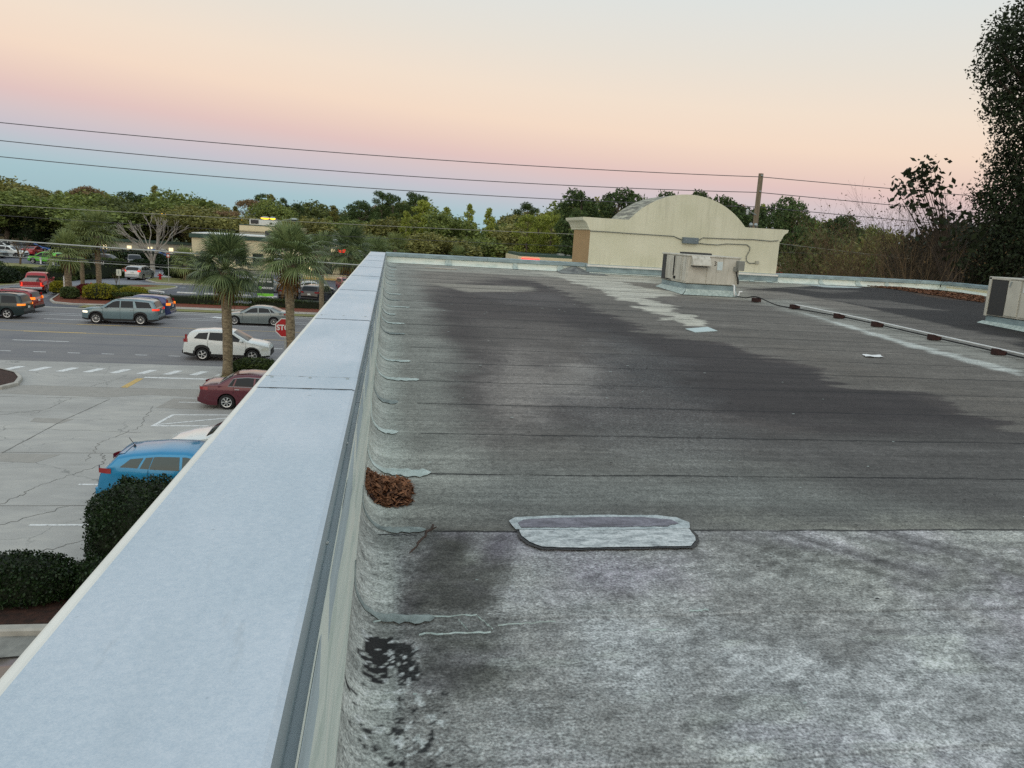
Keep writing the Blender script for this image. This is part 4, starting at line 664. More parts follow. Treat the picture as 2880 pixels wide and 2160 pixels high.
def vehicle(kind, label, cat, x, y, rot, paint_, hi=True, group=None, clad=False, rails=False, style=0, glass=None, tail='r', head=False, plate=True, name=None, roofpaint=None, z=0., trim=False, wide_tail=False):
    d = T[kind]; g = empty(name or {'pickup': 'pickup_truck'}.get(kind, 'car'), (x, y, z), rot, label, cat, group); L_, W_ = d['L'], d['W']; glass = glass or m_glass
    top = smf(d['top']); belt = smf(d['belt']); cx = L_/2; xf, xr = d['fo'], d['fo']+d['wb']; wr, cl = d['wr'], d['cl']; ra = wr*1.17
    ev = set(np.round(np.linspace(0, L_, 44 if hi else 26), 3))
    for c in (xf, xr): ev |= set(np.round(c+ra*np.cos(np.linspace(0, PI, 15 if hi else 9)), 3))
    ev |= {.015, .05, .1, L_-.015, L_-.05, L_-.1}; S = np.array(sorted(e for e in ev if 0 <= e <= L_))
    def wpl(s): a = np.clip(1-s/.75, 0, 1); b = np.clip(1-(L_-s)/.6, 0, 1); return W_/2*(1-.19*a**2.2-.03*a-.13*b**2.4)
    def bot(s):
        z = cl+.07*np.clip(1-s/.3, 0, 1)+.1*np.clip(1-(L_-s)/.4, 0, 1)
        for c in (xf, xr):
            q = ra**2-(s-c)**2
            if q > 0: z = max(z, wr+math.sqrt(q))
        return z
    def sec(s):
        zt = float(top(s)); sh = min(float(belt(s)), zt-.05); w_ = float(wpl(s)); zb = min(bot(s), sh-.04); P = []
        for k in range(7):
            h = k/6; z = zb+(sh-zb)*h; hh = (z-cl)/max(sh-cl, .1); P.append((w_*(.95+.05*math.sin(PI*min(1, .12+hh*.62)))*(1-.02*max(0, hh-.8)*5), z))
        g_ = zt-sh; yr = w_*.985-.30*max(0, g_-.08)-.02
        z4 = zt-min(.09, g_*.5)
        for k in (1, 2, 3): P.append((w_*.985+(yr-w_*.985)*k/3, sh+(z4-sh)*k/3))
        P += [(yr-.035, zt-.035*min(1, g_/.12)-.004), (yr-.12, zt-.008), (yr*.5, zt+.012), (0, zt+.02)]; return P
    m = MB(); rows = []
    for s in S:
        P = sec(s); rows.append([(cx-s, yy, z) for yy, z in P]+[(cx-s, -yy, z) for yy, z in P[-2::-1]])
    nr = len(rows[0]); m.grid(rows); nq = (len(rows)-1)*(nr-1); mi = []
    m.m = []
    for i in range(len(rows)-1):
        for j in range(nr-1):
            jj = min(j, nr-2-j); sm_ = (S[i]+S[i+1])/2; arch = any(abs(sm_-c) < ra*1.1 for c in (xf, xr)); m.m.append(1 if clad and (jj < 1 or (jj < 2 and arch)) else 0)
    for r_ in (rows[0], rows[-1]): m.add(r_, [tuple(range(nr))], 0)
    m.add([p for r_ in rows for p in (r_[0], r_[-1])], [(2*i, 2*i+1, 2*i+3, 2*i+2) for i in range(len(rows)-1)], 1)
    body = m.build('body', [paint_, m_black], g, smooth=True, fix=True)
    if hasattr(body.data, 'set_sharp_from_angle'): body.data.set_sharp_from_angle(angle=math.radians(38))
    def sideY(s, z):
        P = sec(s); zz = [p[1] for p in P[:10]]; return float(np.interp(z, zz, [p[0] for p in P[:10]]))
    def topZ(s, yy):
        P = sec(s)[9:]; ya = [p[0] for p in P][::-1]; return float(np.interp(abs(yy), ya, [p[1] for p in P][::-1]))
    for (a0, a1, b0, b1) in d['panes']:
        for sd in (1, -1):
            m = MB(); rws = []; off = .008
            for i in range(8 if hi else 5):
                u_ = i/(7 if hi else 4); r_ = []
                for j in range(5):
                    t_ = j/4; s = (a0+(b0-a0)*u_)*(1-t_)+(a1+(b1-a1)*u_)*t_; s1 = a1+(b1-a1)*u_; z0 = float(belt(a0+(b0-a0)*u_))+.035; z1 = float(top(s1))-.125; z = z0+(z1-z0)*t_; r_.append((cx-s, sd*(sideY(s, z)+off), z))
                rws.append(r_)
            m.grid(rws); m.build('side_window', glass, g, smooth=True)
    for nm, (s0, s1), kk in (('windscreen', d['ws'], .86), ('rear_window', d['rg'], .84)):
        m = MB(); rws = []
        for i in range(7):
            s = s0+(s1-s0)*i/6; yr = sec(s)[9][0]*kk if nm == 'windscreen' else sec(s)[9][0]*kk; rws.append([(cx-s+(-.012 if nm == 'rear_window' else .008), yr*q_, topZ(s, yr*q_)+.010) for q_ in np.linspace(-1, 1, 9)])
        m.grid(rws); m.build(nm, glass, g, smooth=True)
    key = (wr, style, hi)
    for c in (xf, xr):
        for sd in (1, -1):
            yy = sd*(W_/2-.115)
            if key not in WC:
                a, b = wheel_parts(wr, .22, style, hi); wo = a.build('wheel', m_rubber, g, smooth=False); ro = b.build('rim', m_rim, wo); wo.data.shade_smooth() if hi else None; WC[key] = (wo.data, ro.data)
            else:
                wo = bpy.data.objects.new('wheel', WC[key][0]); C.objects.link(wo); wo.parent = g; ro = bpy.data.objects.new('rim', WC[key][1]); C.objects.link(ro); ro.parent = wo
            wo.location = (cx-c, yy, wr); wo.rotation_euler = (0, 0, 0 if sd > 0 else PI)
    m = MB(); m.box((0, 0, .42), (L_*.86, W_*.62, .34)); m.build('underbody', m_dk, g)
    # lamps follow the corners
    def lamp(s0, s1, z0, z1, name, mt, depth=.012, wrap=.55, rear=False, end=True):
        for sd in (1, -1):
            m = MB(); rws = []; 
            for i in range(6):
                t_ = i/5; s = s0+(s1-s0)*t_; rws.append([(cx-s, sd*(sideY(s, z)+depth), z) for z in (z0, (z0+z1)/2, z1)])
            s_end = s1 if rear else s0; xe = cx-s_end; ye = sideY(s_end, (z0+z1)/2)+depth
            endx = (-L_/2-.012) if rear else (L_/2+.012)
            rws2 = [[(xe+(endx-xe)*min(1, k*1.6), sd*(ye-(ye-.0)*wrap*k), z) for z in (z0, (z0+z1)/2, z1)] for k in (0, .25, .6, 1)]
            m.grid(rws); (m.grid(rws2) if end else None); m.build(name, mt, g, smooth=True)
    zh = float(top(.12))-.12; zt_ = float(belt(L_-.15))
    lamp(.06, .42 if kind != 'pickup' else .25, zh-.14, zh-.01, 'headlamp', m_headon if head else m_head)
    tm = {'r': m_tail, 'on': m_tailon, 'i': m_ind}[tail]
    if kind in ('suv',): lamp(L_-.26, L_-.05, zt_-.2, zt_-.02, 'taillamp', tm, rear=True, wrap=.2); lamp(L_-.24, L_-.12, zt_-.02, zt_+.22, 'upper_taillamp', m_tail, rear=True, wrap=.06, end=False) if hi else None
    elif kind == 'pickup': lamp(L_-.16, L_-.03, .72, 1.05, 'taillamp', tm, rear=True, wrap=.18)
    else: lamp(L_-.38, L_-.05, zt_-.15, zt_-.02, 'taillamp', tm, rear=True, wrap=.8 if wide_tail else .35)
    m = MB(); m.box((L_/2+.0, 0, zh-.2), (.05, W_*.55, .2)); m.build('grille', m_black, g, bevel=.01); m = MB(); m.box((L_/2-.01, 0, cl+.17), (.06, W_*.7, .14)); m.build('front_bumper', m_black, g, bevel=.02)
    if plate: m = MB(); m.box((-L_/2-.012, 0, (zt_-.28) if kind != 'pickup' else .55), (.015, .31, .155)); m.build('number_plate', m_plate, g)
    m = MB(); m.box((-L_/2-.02, 0, cl+.22), (.1, W_*.86, .2)); m.build('rear_bumper', m_black if (clad or kind in ('wagon',)) else (m_chrome if kind == 'pickup' else paint_), g, bevel=.03)
    sp = d['panes'][0]; s_ = sp[0]+.12
    for sd in (1, -1):
        yy = sideY(s_, float(belt(s_))+.03); m = MB(); m.lathe([(.02, -.1), (.075, -.08), (.09, 0), (.07, .08), (.02, .1)], (cx-s_-.02, sd*(yy+.13), float(belt(s_))+.1), 8, 'y'); m.box((cx-s_, sd*(yy+.03), float(belt(s_))+.05), (.06, .1, .03)); m.build('door_mirror', paint_, g, smooth=True)
    if hi:
        for sd in (1, -1):
            for sx_ in [d['panes'][0][2]+.035]+([d['panes'][1][2]+.03] if len(d['panes']) > 1 else [])+[d['panes'][0][0]-.1]:
                m = MB(); zz = np.linspace(cl+.12, float(belt(sx_))+.01, 8); m.grid([[(cx-sx_-dx, sd*(sideY(sx_, z)+.004), z) for dx in (-.006, .006)] for z in zz if not any(abs(sx_-c) < ra and z < wr+math.sqrt(ra*ra-(sx_-c)**2)+.02 for c in (xf, xr))]); m.build('door_gap', m_dk, g)
            for pn in d['panes'][:2]:
                hs = pn[2]-.12; zz = float(belt(hs))-.1; m = MB(); m.box((cx-hs, sd*(sideY(hs, zz)+.015), zz), (.19, .035, .03)); m.build('door_handle', m_chrome if trim else paint_, g, bevel=.008)
    if clad:
        for c in (xf, xr):
            for sd in (1, -1):
                m = MB(); rws = []
                for a in np.linspace(-.12, PI+.12, 16):
                    rws.append([(cx-c-rr_*math.cos(a), sd*(min(W_/2, sideY(c, 1.0))*(.99 if rr_ < ra*1.1 else .975)+.012), wr+rr_*math.sin(a)) for rr_ in (ra*.97, ra*1.05, ra*1.16)])
                m.grid(rws); m.build('arch_trim', m_black, g, smooth=True)
    if rails:
        for sd in (1, -1):
            s0, s1 = d['ws'][1]+.35, d['rg'][0]-.15; m = MB(); m.tube([(cx-s, sd*(sec(s)[9][0]-.09), float(top(s))+(.03 if 0 < k < 5 else -.0)) for k, s in enumerate(np.linspace(s0, s1, 6))], .018, 6); m.build('roof_rail', m_chrome if trim else m_black, g, smooth=True)
    if trim:
        for sd in (1, -1):
            pn0, pn1 = d['panes'][0], d['panes'][-1]; m = MB(); m.tube([(cx-s, sd*(sideY(s, float(belt(s))+.012)+.01), float(belt(s))+.012) for s in np.linspace(pn0[0], pn1[2], 10)], .012, 5); m.build('window_trim', m_chrome, g)
            m = MB(); m.tube([(cx-s, sd*(sideY(s, float(top(s))-.115)+.012), float(top(s))-.115) for s in np.linspace(pn0[1], pn1[3], 10)]+[(cx-pn1[2], sd*(sideY(pn1[2], float(belt(pn1[2]))+.03)+.012), float(belt(pn1[2]))+.02)], .010, 5); m.build('window_trim', m_chrome, g)
    return g, dict(top=top, belt=belt, side=sideY, topZ=topZ, cx=cx, L=L_, W=W_)
def cpaint(name, c, metal=.35, rough=.28):
    t = NT(name); cc = srgb(c); f = t.noise(t.co(), 1.5, 3); t.set(Base_Color=t.ramp(f, [(.3, tuple(x*.93 for x in cc)), (.7, cc)]), Metallic=metal, Roughness=rough, Coat_Weight=.8); t.b.inputs['Coat Roughness'].default_value = .06; return t.m
cp = {k: cpaint('paint_'+k, c, me) for k, c, me in [('teal', '#6F868C', .4), ('white', '#DDE3E1', .0), ('grey', '#7F8A8A', .5), ('dkgreen', '#1B2F30', .4), ('red', '#A81820', .1), ('deepred', '#8C1A26', .2), ('maroon', '#5A1A28', .3), ('blue', '#1E88B8', .35), ('navy', '#3A4270', .4), ('black', '#0D0F12', .2), ('green', '#5FC22C', .1), ('silver', '#B9BCBC', .5), ('darkgrey', '#3B3F45', .4), ('white2', '#D2D6D4', .0), ('royal', '#2C5FA8', .3), ('brown', '#4A3A34', .3)]}
# ------------------------------------------------------------------ VEGETATION
def cards(Cn, size, flat=0., aspect=.6, rg=rng):
    n = len(Cn); a = rg.normal(size=(n, 3)); a[:, 2] *= (1-flat); a /= np.linalg.norm(a, axis=1)[:, None]; b = rg.normal(size=(n, 3)); b -= a*(a*b).sum(1)[:, None]; b /= np.linalg.norm(b, axis=1)[:, None]
    L = (size*rg.uniform(.6, 1.4, n))[:, None]; V = np.stack([Cn-a*L, Cn-b*L*aspect, Cn+a*L, Cn+b*L*aspect], 1); return V.reshape(-1, 3), np.arange(4*n).reshape(n, 4)
def lobes_pts(lobes, n, shell=.55, rg=rng):
    vol = np.array([l[3]*l[4]*l[5] for l in lobes])**.67; k = rg.choice(len(lobes), n, p=vol/vol.sum()); Lb = np.array(lobes)[k]
    d = rg.normal(size=(n, 3)); d /= np.linalg.norm(d, axis=1)[:, None]; r = shell+(1-shell)*rg.random(n)**.6; r *= 1+.12*rg.normal(size=n); bumps = 1+.18*np.sin(d[:, 0]*7+Lb[:, 0]*3)*np.sin(d[:, 1]*6+Lb[:, 1]*2)*np.sin(d[:, 2]*5+1)
    return Lb[:, :3]+d*Lb[:, 3:6]*(r*bumps)[:, None]
def tree_proto(kind, seed):
    """unit tree 10 m tall"""
    r = random.Random(seed); rg = np.random.default_rng(seed); g = empty('tree', (0, 0, -500)); br = MB(); lob = []
    if kind == 'pine':
        br.tube([(0, 0, 0), (.1, 0, 4), (.05, .1, 7.5), (.1, 0, 9.6)], [.16, .13, .09, .03], 6)
        for i in range(13):
            z = 5.4+4.3*(i/12)**.9; a = i*2.4; R_ = (1.9-.9*abs(z-7.3)/2.5)*r.uniform(.55, 1); x, y = R_*math.cos(a), R_*math.sin(a); lob.append((x, y, z, .85*r.uniform(.7, 1.2), .85*r.uniform(.7, 1.2), .42)); br.tube([(0.05, 0, z-.5), (x*.6, y*.6, z-.15), (x, y, z)], [.05, .03, .015], 4)
        lob.append((.1, 0, 9.5, .7, .7, .45)); P = lobes_pts(lob, 3200, .25, rg); V, F = cards(P, .15, 0, .35, rg); bm_ = m_tbark; nm = 'pine_tree'
    elif kind == 'bigpine':
        br.tube([(0, 0, 0), (.1, 0, 4), (-.05, .1, 7.5), (.1, 0, 9.3)], [.22, .18, .12, .04], 7)
        for i in range(15):
            z = 4.6+5.*(i/14); a = i*2.4+r.random(); R_ = (2.6-1.3*abs(z-6.6)/3.2)*r.uniform(.5, 1); x, y = R_*math.cos(a), R_*math.sin(a); lob.append((x, y, z, 1.15*r.uniform(.7, 1.2), 1.15*r.uniform(.7, 1.2), .7)); br.tube([(0.05, 0, z-.7), (x*.6, y*.6, z-.2), (x, y, z)], [.08, .05, .02], 4)
        P = lobes_pts(lob, 5200, .35, rg); V, F = cards(P, .17, 0, .4, rg); nm = 'pine_tree'; bm_ = m_tbark
    elif kind == 'oak':
        br.tube([(0, 0, 0), (.05, 0, 2.2), (.2, .1, 4)], [.35, .26, .18], 7)
        for i in range(13):
            a = i*2.4+r.random(); R_ = 3.3*math.sqrt((i+.5)/13)*r.uniform(.8, 1.1); z = 6.6+1.9*(1-(R_/3.6)**2)*r.uniform(.6, 1.1)-.5*r.random(); s_ = r.uniform(1.25, 1.9); x, y = R_*math.cos(a), R_*math.sin(a); lob.append((x, y, z, s_, s_, s_*.78)); br.tube([(.1, 0, 2.6), (x*.5, y*.5, z*.72), (x*.9, y*.9, z)], [.13, .08, .03], 5)
            if i % 3 == 0: lob.append((x*.95, y*.95, z-2.3, s_*.8, s_*.8, s_*.8))
        P = lobes_pts(lob, 6000, .55, rg); V, F = cards(P, .19, 0, .55, rg); nm = 'broadleaf_tree'; bm_ = m_tbark
    elif kind == 'cyp':
        br.tube([(0, 0, 0), (.05, 0, 5), (0, .05, 9.8)], [.22, .13, .02], 6)
        for i in range(18):
            t_ = i/17; z = 2.2+7.3*t_; R_ = (1.75*(1-t_)**.7+.15)*r.uniform(.4, .95); a = i*2.4; s_ = .9-.35*t_; x, y = R_*math.cos(a), R_*math.sin(a); lob.append((x, y, z, s_, s_, s_*.75)); br.tube([(0, 0, z-.3), (x, y, z)], [.05, .015], 4)
        P = lobes_pts(lob, 4600, .3, rg); V, F = cards(P, .15, 0, .5, rg); nm = 'slender_tree'; bm_ = m_bark2
    elif kind == 'thin':
        def rec(p, d, L, rad, dep):
            q = p+d*L; br.tube([p, p+d*L*.5+Vector((r.uniform(-1, 1), r.uniform(-1, 1), 0))*L*.06, q], [rad, rad*.85, rad*.65], 4, cap=False)
            if dep == 0: lob.append((q.x, q.y, q.z, .55, .55, .4)); return
            for k in range(3): rec(q, (d+Vector((r.uniform(-1, 1), r.uniform(-1, 1), r.uniform(-.2, .6)))*.62).normalized(), L*.74, rad*.62, dep-1)
        rec(Vector((0, 0, 0)), Vector((0, 0, 1)), 2.9, .2, 4)
        P = lobes_pts(lob, 2000, .1, rg); V, F = cards(P, .13, 0, .5, rg); nm = 'sparse_tree'; bm_ = m_bark2
    g.name = nm; V[:, 2] *= 10/max(V[:, 2].max(), 1e-3)
    cr = npmesh('crown', V, F, lf['olive'], g); tk = br.build('trunk', bm_, g, smooth=True); return g, cr, tk
PRO = {(k, s): tree_proto(k, s*7+len(k)) for k in ('pine', 'bigpine', 'oak', 'cyp', 'thin') for s in (1, 2)}
PUSED = set()
def plant(kind, var, x, y, h, wd, leaf, label, group=None, cat='tree', z0=0.):
    src, cr, tk = PRO[(kind, var)]
    if (kind, var) in PUSED:
        g = src.copy(); C.objects.link(g); a = cr.copy(); b = tk.copy()
        for o in (a, b): C.objects.link(o); o.parent = g
    else: PUSED.add((kind, var)); g, a, b = src, cr, tk
    g.location = (x, y, z0); g.scale = (wd/7, wd/7, h/10); g.rotation_euler = (0, 0, random.uniform(0, 6.28))
    a.material_slots[0].link = 'OBJECT'; a.material_slots[0].material = lf[leaf]
    for k_ in ('group',):
        if k_ in g: del g[k_]
    tag(g, label, cat, group); return g
SKYL = np.array([(-300, 470), (0, 486), (60, 510), (110, 535), (190, 522), (240, 534), (330, 545), (380, 530), (430, 528), (520, 535), (560, 545), (640, 575), (700, 560), (770, 553), (830, 578), (880, 563), (960, 585), (1000, 572), (1060, 575), (1170, 550), (1220, 560), (1300, 578), (1350, 573), (1430, 588), (1480, 566), (1520, 575), (1570, 590), (1620, 560), (1700, 560), (1800, 560), (1900, 560), (2000, 560), (2100, 572), (2200, 575), (2290, 600), (2360, 600), (2440, 622), (2600, 640), (3000, 640)], float)
GW = 'trees of the distant woodland'
LBL = {'olive': 'olive green bushy tree in the distant woodland', 'dark': 'dark green tree in the distant woodland', 'green': 'mid green tree in the distant woodland', 'rust': 'brownish autumn tree in the distant woodland', 'lime': 'yellow-green tree in the distant woodland', 'pine': 'dark spreading pine in the distant woodland'}
rt = random.Random(4)
def woods(x0, x1, step, Y0, Y1, dy, kinds, wd=(10, 15)):
    px = x0
    while px < x1:
        yt = np.interp(px, SKYL[:, 0], SKYL[:, 1])+dy+rt.uniform(-11, 14); Y = rt.uniform(Y0, Y1); p = at(px, yt, Y); k, lfm = rt.choice(kinds); k2 = {'oak': (1., 1.), 'cyp': (.62, 1.), 'pine': (.75, 1.), 'bigpine': (.8, 1.), 'thin': (.8, 1.)}[k]
        plant(k, rt.choice((1, 2)), p[0], Y, p[2], rt.uniform(*wd)*k2[0], lfm, LBL[lfm], GW+' ('+lfm+')'); px += step*rt.uniform(.75, 1.25)
woods(-250, 1150, 62, 165, 200, 0, [('oak', 'olive'), ('oak', 'dark'), ('oak', 'green'), ('thin', 'rust'), ('bigpine', 'pine'), ('bigpine', 'dark'), ('cyp', 'olive')], (10, 15))
woods(1150, 2500, 60, 140, 170, 0, [('oak', 'olive'), ('cyp', 'green'), ('oak', 'green'), ('cyp', 'lime'), ('thin', 'rust'), ('bigpine', 'dark')], (9, 13))
woods(-250, 560, 75, 151, 163, 42, [('oak', 'olive'), ('oak', 'green'), ('oak', 'dark')], (11, 15))
woods(560, 1300, 65, 140, 155, 38, [('oak', 'green'), ('oak', 'dark'), ('oak', 'olive'), ('cyp', 'green')], (9, 13))
woods(1050, 1640, 48, 112, 128, 40, [('cyp', 'lime'), ('cyp', 'green'), ('oak', 'green'), ('oak', 'olive')], (8, 10))
woods(1060, 2450, 75, 105, 118, 95, [('oak', 'dark'), ('oak', 'green'), ('oak', 'olive')], (8, 11))
woods(-200, 520, 80, 165, 180, 78, [('oak', 'dark'), ('oak', 'olive')], (10, 14))
for px, yt, Y, k, s, wd, lfm, lb in [(730, 541, 175, 'pine', 1, 7, 'pine', 'tall lone pine with a small round crown above the cream building'), (775, 552, 160, 'oak', 1, 9, 'green', 'rounded green tree right of the tall lone pine'), (795, 553, 172, 'pine', 2, 5, 'pine', 'thin pine just right of the rounded green tree'),
    (1075, 534, 150, 'pine', 1, 7, 'pine', 'left one of two feathery pines standing above the roof corner'), (1105, 541, 150, 'pine', 2, 7, 'pine', 'right one of two feathery pines standing above the roof corner'), (1010, 560, 160, 'bigpine', 1, 11, 'pine', 'flat topped pine left of the two feathery pines'), (1170, 538, 150, 'pine', 2, 9, 'pine', 'dark pine top poking up behind the yellow-green tree'),
    (1190, 560, 128, 'cyp', 1, 12, 'lime', 'broad yellow-green tree over the far roof edge'), (1250, 590, 122, 'oak', 2, 10, 'green', 'dense green tree right of the broad yellow-green tree'), (265, 522, 172, 'thin', 1, 9, 'rust', 'russet autumn tree rising at the left skyline'), (230, 533, 180, 'bigpine', 2, 8, 'pine', 'dark pine just left of the russet skyline tree'), (20, 487, 170, 'oak', 1, 17, 'olive', 'tallest olive tree crown at the left picture edge'),
    (840, 570, 170, 'pine', 1, 6, 'pine', 'small pine top on the skyline right of the street lamp'), (1485, 566, 140, 'pine', 2, 9, 'pine', 'spreading pine top above the red lit sign'), (640, 590, 150, 'thin', 2, 7, 'rust', 'brownish leafless tree behind the cream building')]:
    p = at(px, yt, Y); plant(k, s, p[0], Y, p[2], wd, lfm, lb)
for px, yt, Y, wd, nm in [(1640, 530, 95, 9, 'left end'), (1745, 526, 98, 9, 'second from left'), (1810, 540, 104, 7, 'third from left'), (1905, 533, 100, 8, 'just left of the arch top'), (1985, 533, 100, 8, 'behind the arch top'), (2060, 548, 98, 9, 'right shoulder of the arch'), (2170, 566, 110, 8, 'beside the utility pole'), (2245, 548, 92, 8, 'large one right of the utility pole'), (2110, 575, 92, 8, 'under the pole insulator'), (2360, 598, 85, 9, 'farthest right')]:
    p = at(px, yt, Y); plant('bigpine', rt.choice((1, 2)), p[0], Y, p[2], wd, 'pine', 'dark pine behind the arched block, '+nm, 'dark pines behind the arched block')
for px, Y, yb in [(1487, 100, 0), (1520, 104, 0), (1556, 102, 0)]:
    p = at(px, 600, Y); plant('pine', 1, p[0], Y, p[2], 7, 'lime', 'slender pine with a bare pale trunk beyond the red lit sign', 'slender pines with bare trunks')
# undergrowth at the right, behind the roof
for px, yt, Y, wd, lfm in [(2320, 640, 60, 6, 'dark'), (2420, 650, 55, 6, 'dark'), (2500, 640, 50, 6, 'olive'), (2590, 640, 46, 6, 'dark'), (2680, 610, 42, 6, 'black'), (2760, 600, 40, 6, 'black'), (2840, 580, 38, 6, 'black'), (2300, 680, 66, 6, 'dark'), (2920, 560, 40, 7, 'black')]:
    p = at(px, yt, Y); plant('oak', rt.choice((1, 2)), p[0], Y, p[2], wd, lfm, 'dark leafy undergrowth tree beyond the right roof edge', 'undergrowth trees at right')
# ---- the big dark tree at the right
def bigtree():
    rg = np.random.default_rng(5); Y = 27.; base = at(2905, 700, Y); g = empty('large_tree', (base[0], Y, 0), 0, 'tall dark leafy tree filling the right picture edge', 'tree'); lob = []
    for px, py, r_, dy in [(2850, 90, 62, 0), (2900, 60, 60, .5), (2880, 150, 80, 0), (2800, 130, 38, -.5), (2785, 200, 42, 0), (2850, 240, 75, .5), (2930, 200, 90, 0), (2810, 300, 40, 0), (2880, 340, 70, -.5), (2900, 430, 90, 0), (2830, 460, 48, .5), (2840, 560, 85, 0), (2780, 560, 35, .8), (2900, 600, 110, 0), (2820, 680, 100, -.5), (2760, 700, 70, .5), (2900, 760, 130, 0), (2800, 800, 110, .5), (2980, 300, 120, 0), (3000, 500, 140, 0), (3050, 120, 100, 0), (2760, 840, 90, 1), (3000, 760, 150, 0)]:
        p = at(px, py, Y+dy); s_ = r_*.0168; lob.append((p[0]-base[0], dy, p[2], s_, s_*1.1, s_*.95))
    P = np.concatenate([lobes_pts(lob, 46000, .3, rg), lobes_pts(lob, 9000, .0, rg)*np.array([1, 1, 1])]); V, F = cards(P, .07, 0, .5, rg); npmesh('crown', V, F, lf['big'], g)
    m = MB(); m.tube([(0, 0, 0), (.1, 0, 5), (-.2, 0, 9), (-.6, 0, 14), (-.5, 0, 19)], [.5, .42, .32, .2, .05], 9)
    for l in lob: m.tube([(-.2, 0, max(2, l[2]-3.2)), (l[0]*.5, l[1]*.5, l[2]-1.1), (l[0], l[1], l[2])], [.13, .08, .02], 5)
    m.build('trunk', m_twigd, g, smooth=True)
bigtree()
def sapling():
    Y = 25.5; rg = np.random.default_rng(8); base = at(2690, 850, Y); g = empty('leafy_sapling', (base[0], Y, 0), 0, 'sapling with clustered large dark leaves against the pink sky', 'tree'); m = MB(); C_ = []
    for px, py, n in [(2596, 462, 16), (2572, 480, 16), (2618, 488, 20), (2560, 505, 12), (2590, 505, 22), (2640, 500, 12), (2540, 535, 12), (2530, 548, 8), (2562, 548, 16), (2600, 540, 20), (2545, 575, 14), (2556, 590, 8), (2640, 540, 10), (2655, 520, 8), (2602, 575, 8), (2622, 610, 16), (2650, 615, 20), (2690, 600, 18), (2620, 645, 14), (2700, 650, 26), (2660, 690, 26), (2730, 620, 16), (2740, 690, 30), (2690, 735, 30), (2600, 500, 18), (2625, 462, 8), (2580, 520, 14), (2635, 570, 8)]:
        p = at(px, py, Y); m.tube([(0+.0, 0, 5.6), (p[0]*.4+.6*base[0]-base[0], .1, 5.6+(p[2]-5.6)*.55), (p[0]-base[0], 0, p[2])], [.035, .02, .006], 4)
        for k in range(n): C_.append((p[0]-base[0]+rg.normal()*.22, rg.normal()*.3, p[2]+rg.normal()*.18))
    V, F = cards(np.array(C_), .125, 0, .55, rg); m.tube([(0, 0, 0), (0, 0, 5.8)], [.09, .05], 6); m.build('trunk', m_twigd, g, smooth=True); npmesh('crown', V, F, lf['black'], g)
sapling()
def bare(px, yt, Y, spread, seed, m_, label, group, leaves=0, name='bare_shrub', depth=5, thick=.045, first=1.5, zb=0):
    r = random.Random(seed); p = at(px, yt, Y); H_ = p[2]-zb; g = empty(name, (p[0], Y, zb), 0, label, 'shrub' if name == 'bare_shrub' else 'tree', group); m = MB(); tips = []
    def rec(q, d, L, rad, dep):
        e = q+d*L; mid = q+d*L*.5+Vector((r.uniform(-1, 1), r.uniform(-1, 1), r.uniform(-1, 1)))*L*.09; m.tube([q, mid, e], [rad, rad*.85, rad*.7], 3 if dep < 3 else 5, cap=False)
        if dep == 0: tips.append(e); return
        for k in range(2 if dep < 2 or r.random() < .5 else 3): rec(e, (d+Vector((r.uniform(-1, 1), r.uniform(-1, 1)*.8, r.uniform(-.55, .65)))*spread).normalized(), L*r.uniform(.62, .85), rad*.66, dep-1)
    if name == 'bare_tree':
        q0 = Vector((0, 0, 0)); q1 = Vector((r.uniform(-.1, .1), 0, H_*.2)); m.tube([q0, q1], [thick*1.2, thick], 7)
        for k in range(6): a = k*1.05+r.random()*.4; t_ = r.uniform(.35, .75); rec(q1-Vector((0, 0, H_*.02*k*.5)), Vector((math.cos(a)*t_, math.sin(a)*t_, 1)).normalized(), H_*.25, thick*.5, depth-2)
    for k in range(5 if name == 'bare_shrub' else (0 if name == 'bare_tree' else 1)):
        rec(Vector((r.uniform(-.4, .4) if name == 'bare_shrub' else 0, r.uniform(-.4, .4) if name == 'bare_shrub' else 0, 0)), Vector((r.uniform(-.35, .35) if name == 'bare_shrub' else 0, r.uniform(-.3, .3) if name == 'bare_shrub' else 0, 1)).normalized(), H_*(.29 if name == 'bare_shrub' else .24), thick, depth)
    zm = max(v[2] for v in m.v); m.v = [(x, y, z*H_/zm) for x, y, z in m.v]; m.build('branches', m_, g)
    if leaves: 
        rg = np.random.default_rng(seed); P = np.array([tips[i % len(tips)] for i in range(leaves)])*np.array([1, 1, H_/zm])+rg.normal(size=(leaves, 3))*.18; V, F = cards(P, .04, 0, .5, rg); npmesh('leaves', V, F, lf['drab'], g)
    return g
for i, (px, yt, Y) in enumerate([(2330, 690, 32), (2380, 640, 31), (2430, 560, 29), (2470, 600, 30), (2500, 545, 28.5), (2550, 570, 29), (2600, 560, 28), (2650, 590, 29), (2700, 540, 27.5), (2740, 470, 27.8), (2360, 700, 29), (2450, 690, 28), (2540, 690, 28), (2630, 680, 28), (2710, 500, 29)]):
    bare(px, yt, Y, .55, i+3, m_twig if px < 2600 else m_twigd, 'tangled leafless brown shrub beyond the right roof edge', 'leafless shrubs at the right', leaves=500 if i % 3 else 160, depth=5, thick=.022)
bare(2655, 640, 25.8, .35, 77, m_twig, 'thin pale stemmed young tree before the dark thicket at right', None, leaves=60, name='young_tree', depth=4, thick=.04)
bare(425, 597, 108, .42, 12, m_bark2, 'leafless pale tree with spreading limbs among the far parked cars', None, name='bare_tree', depth=6, thick=.28)
bare(52, 665, 112, .6, 15, m_twig, 'small leafless tree by the white parked SUV at left', None, name='bare_tree', depth=5, thick=.12)
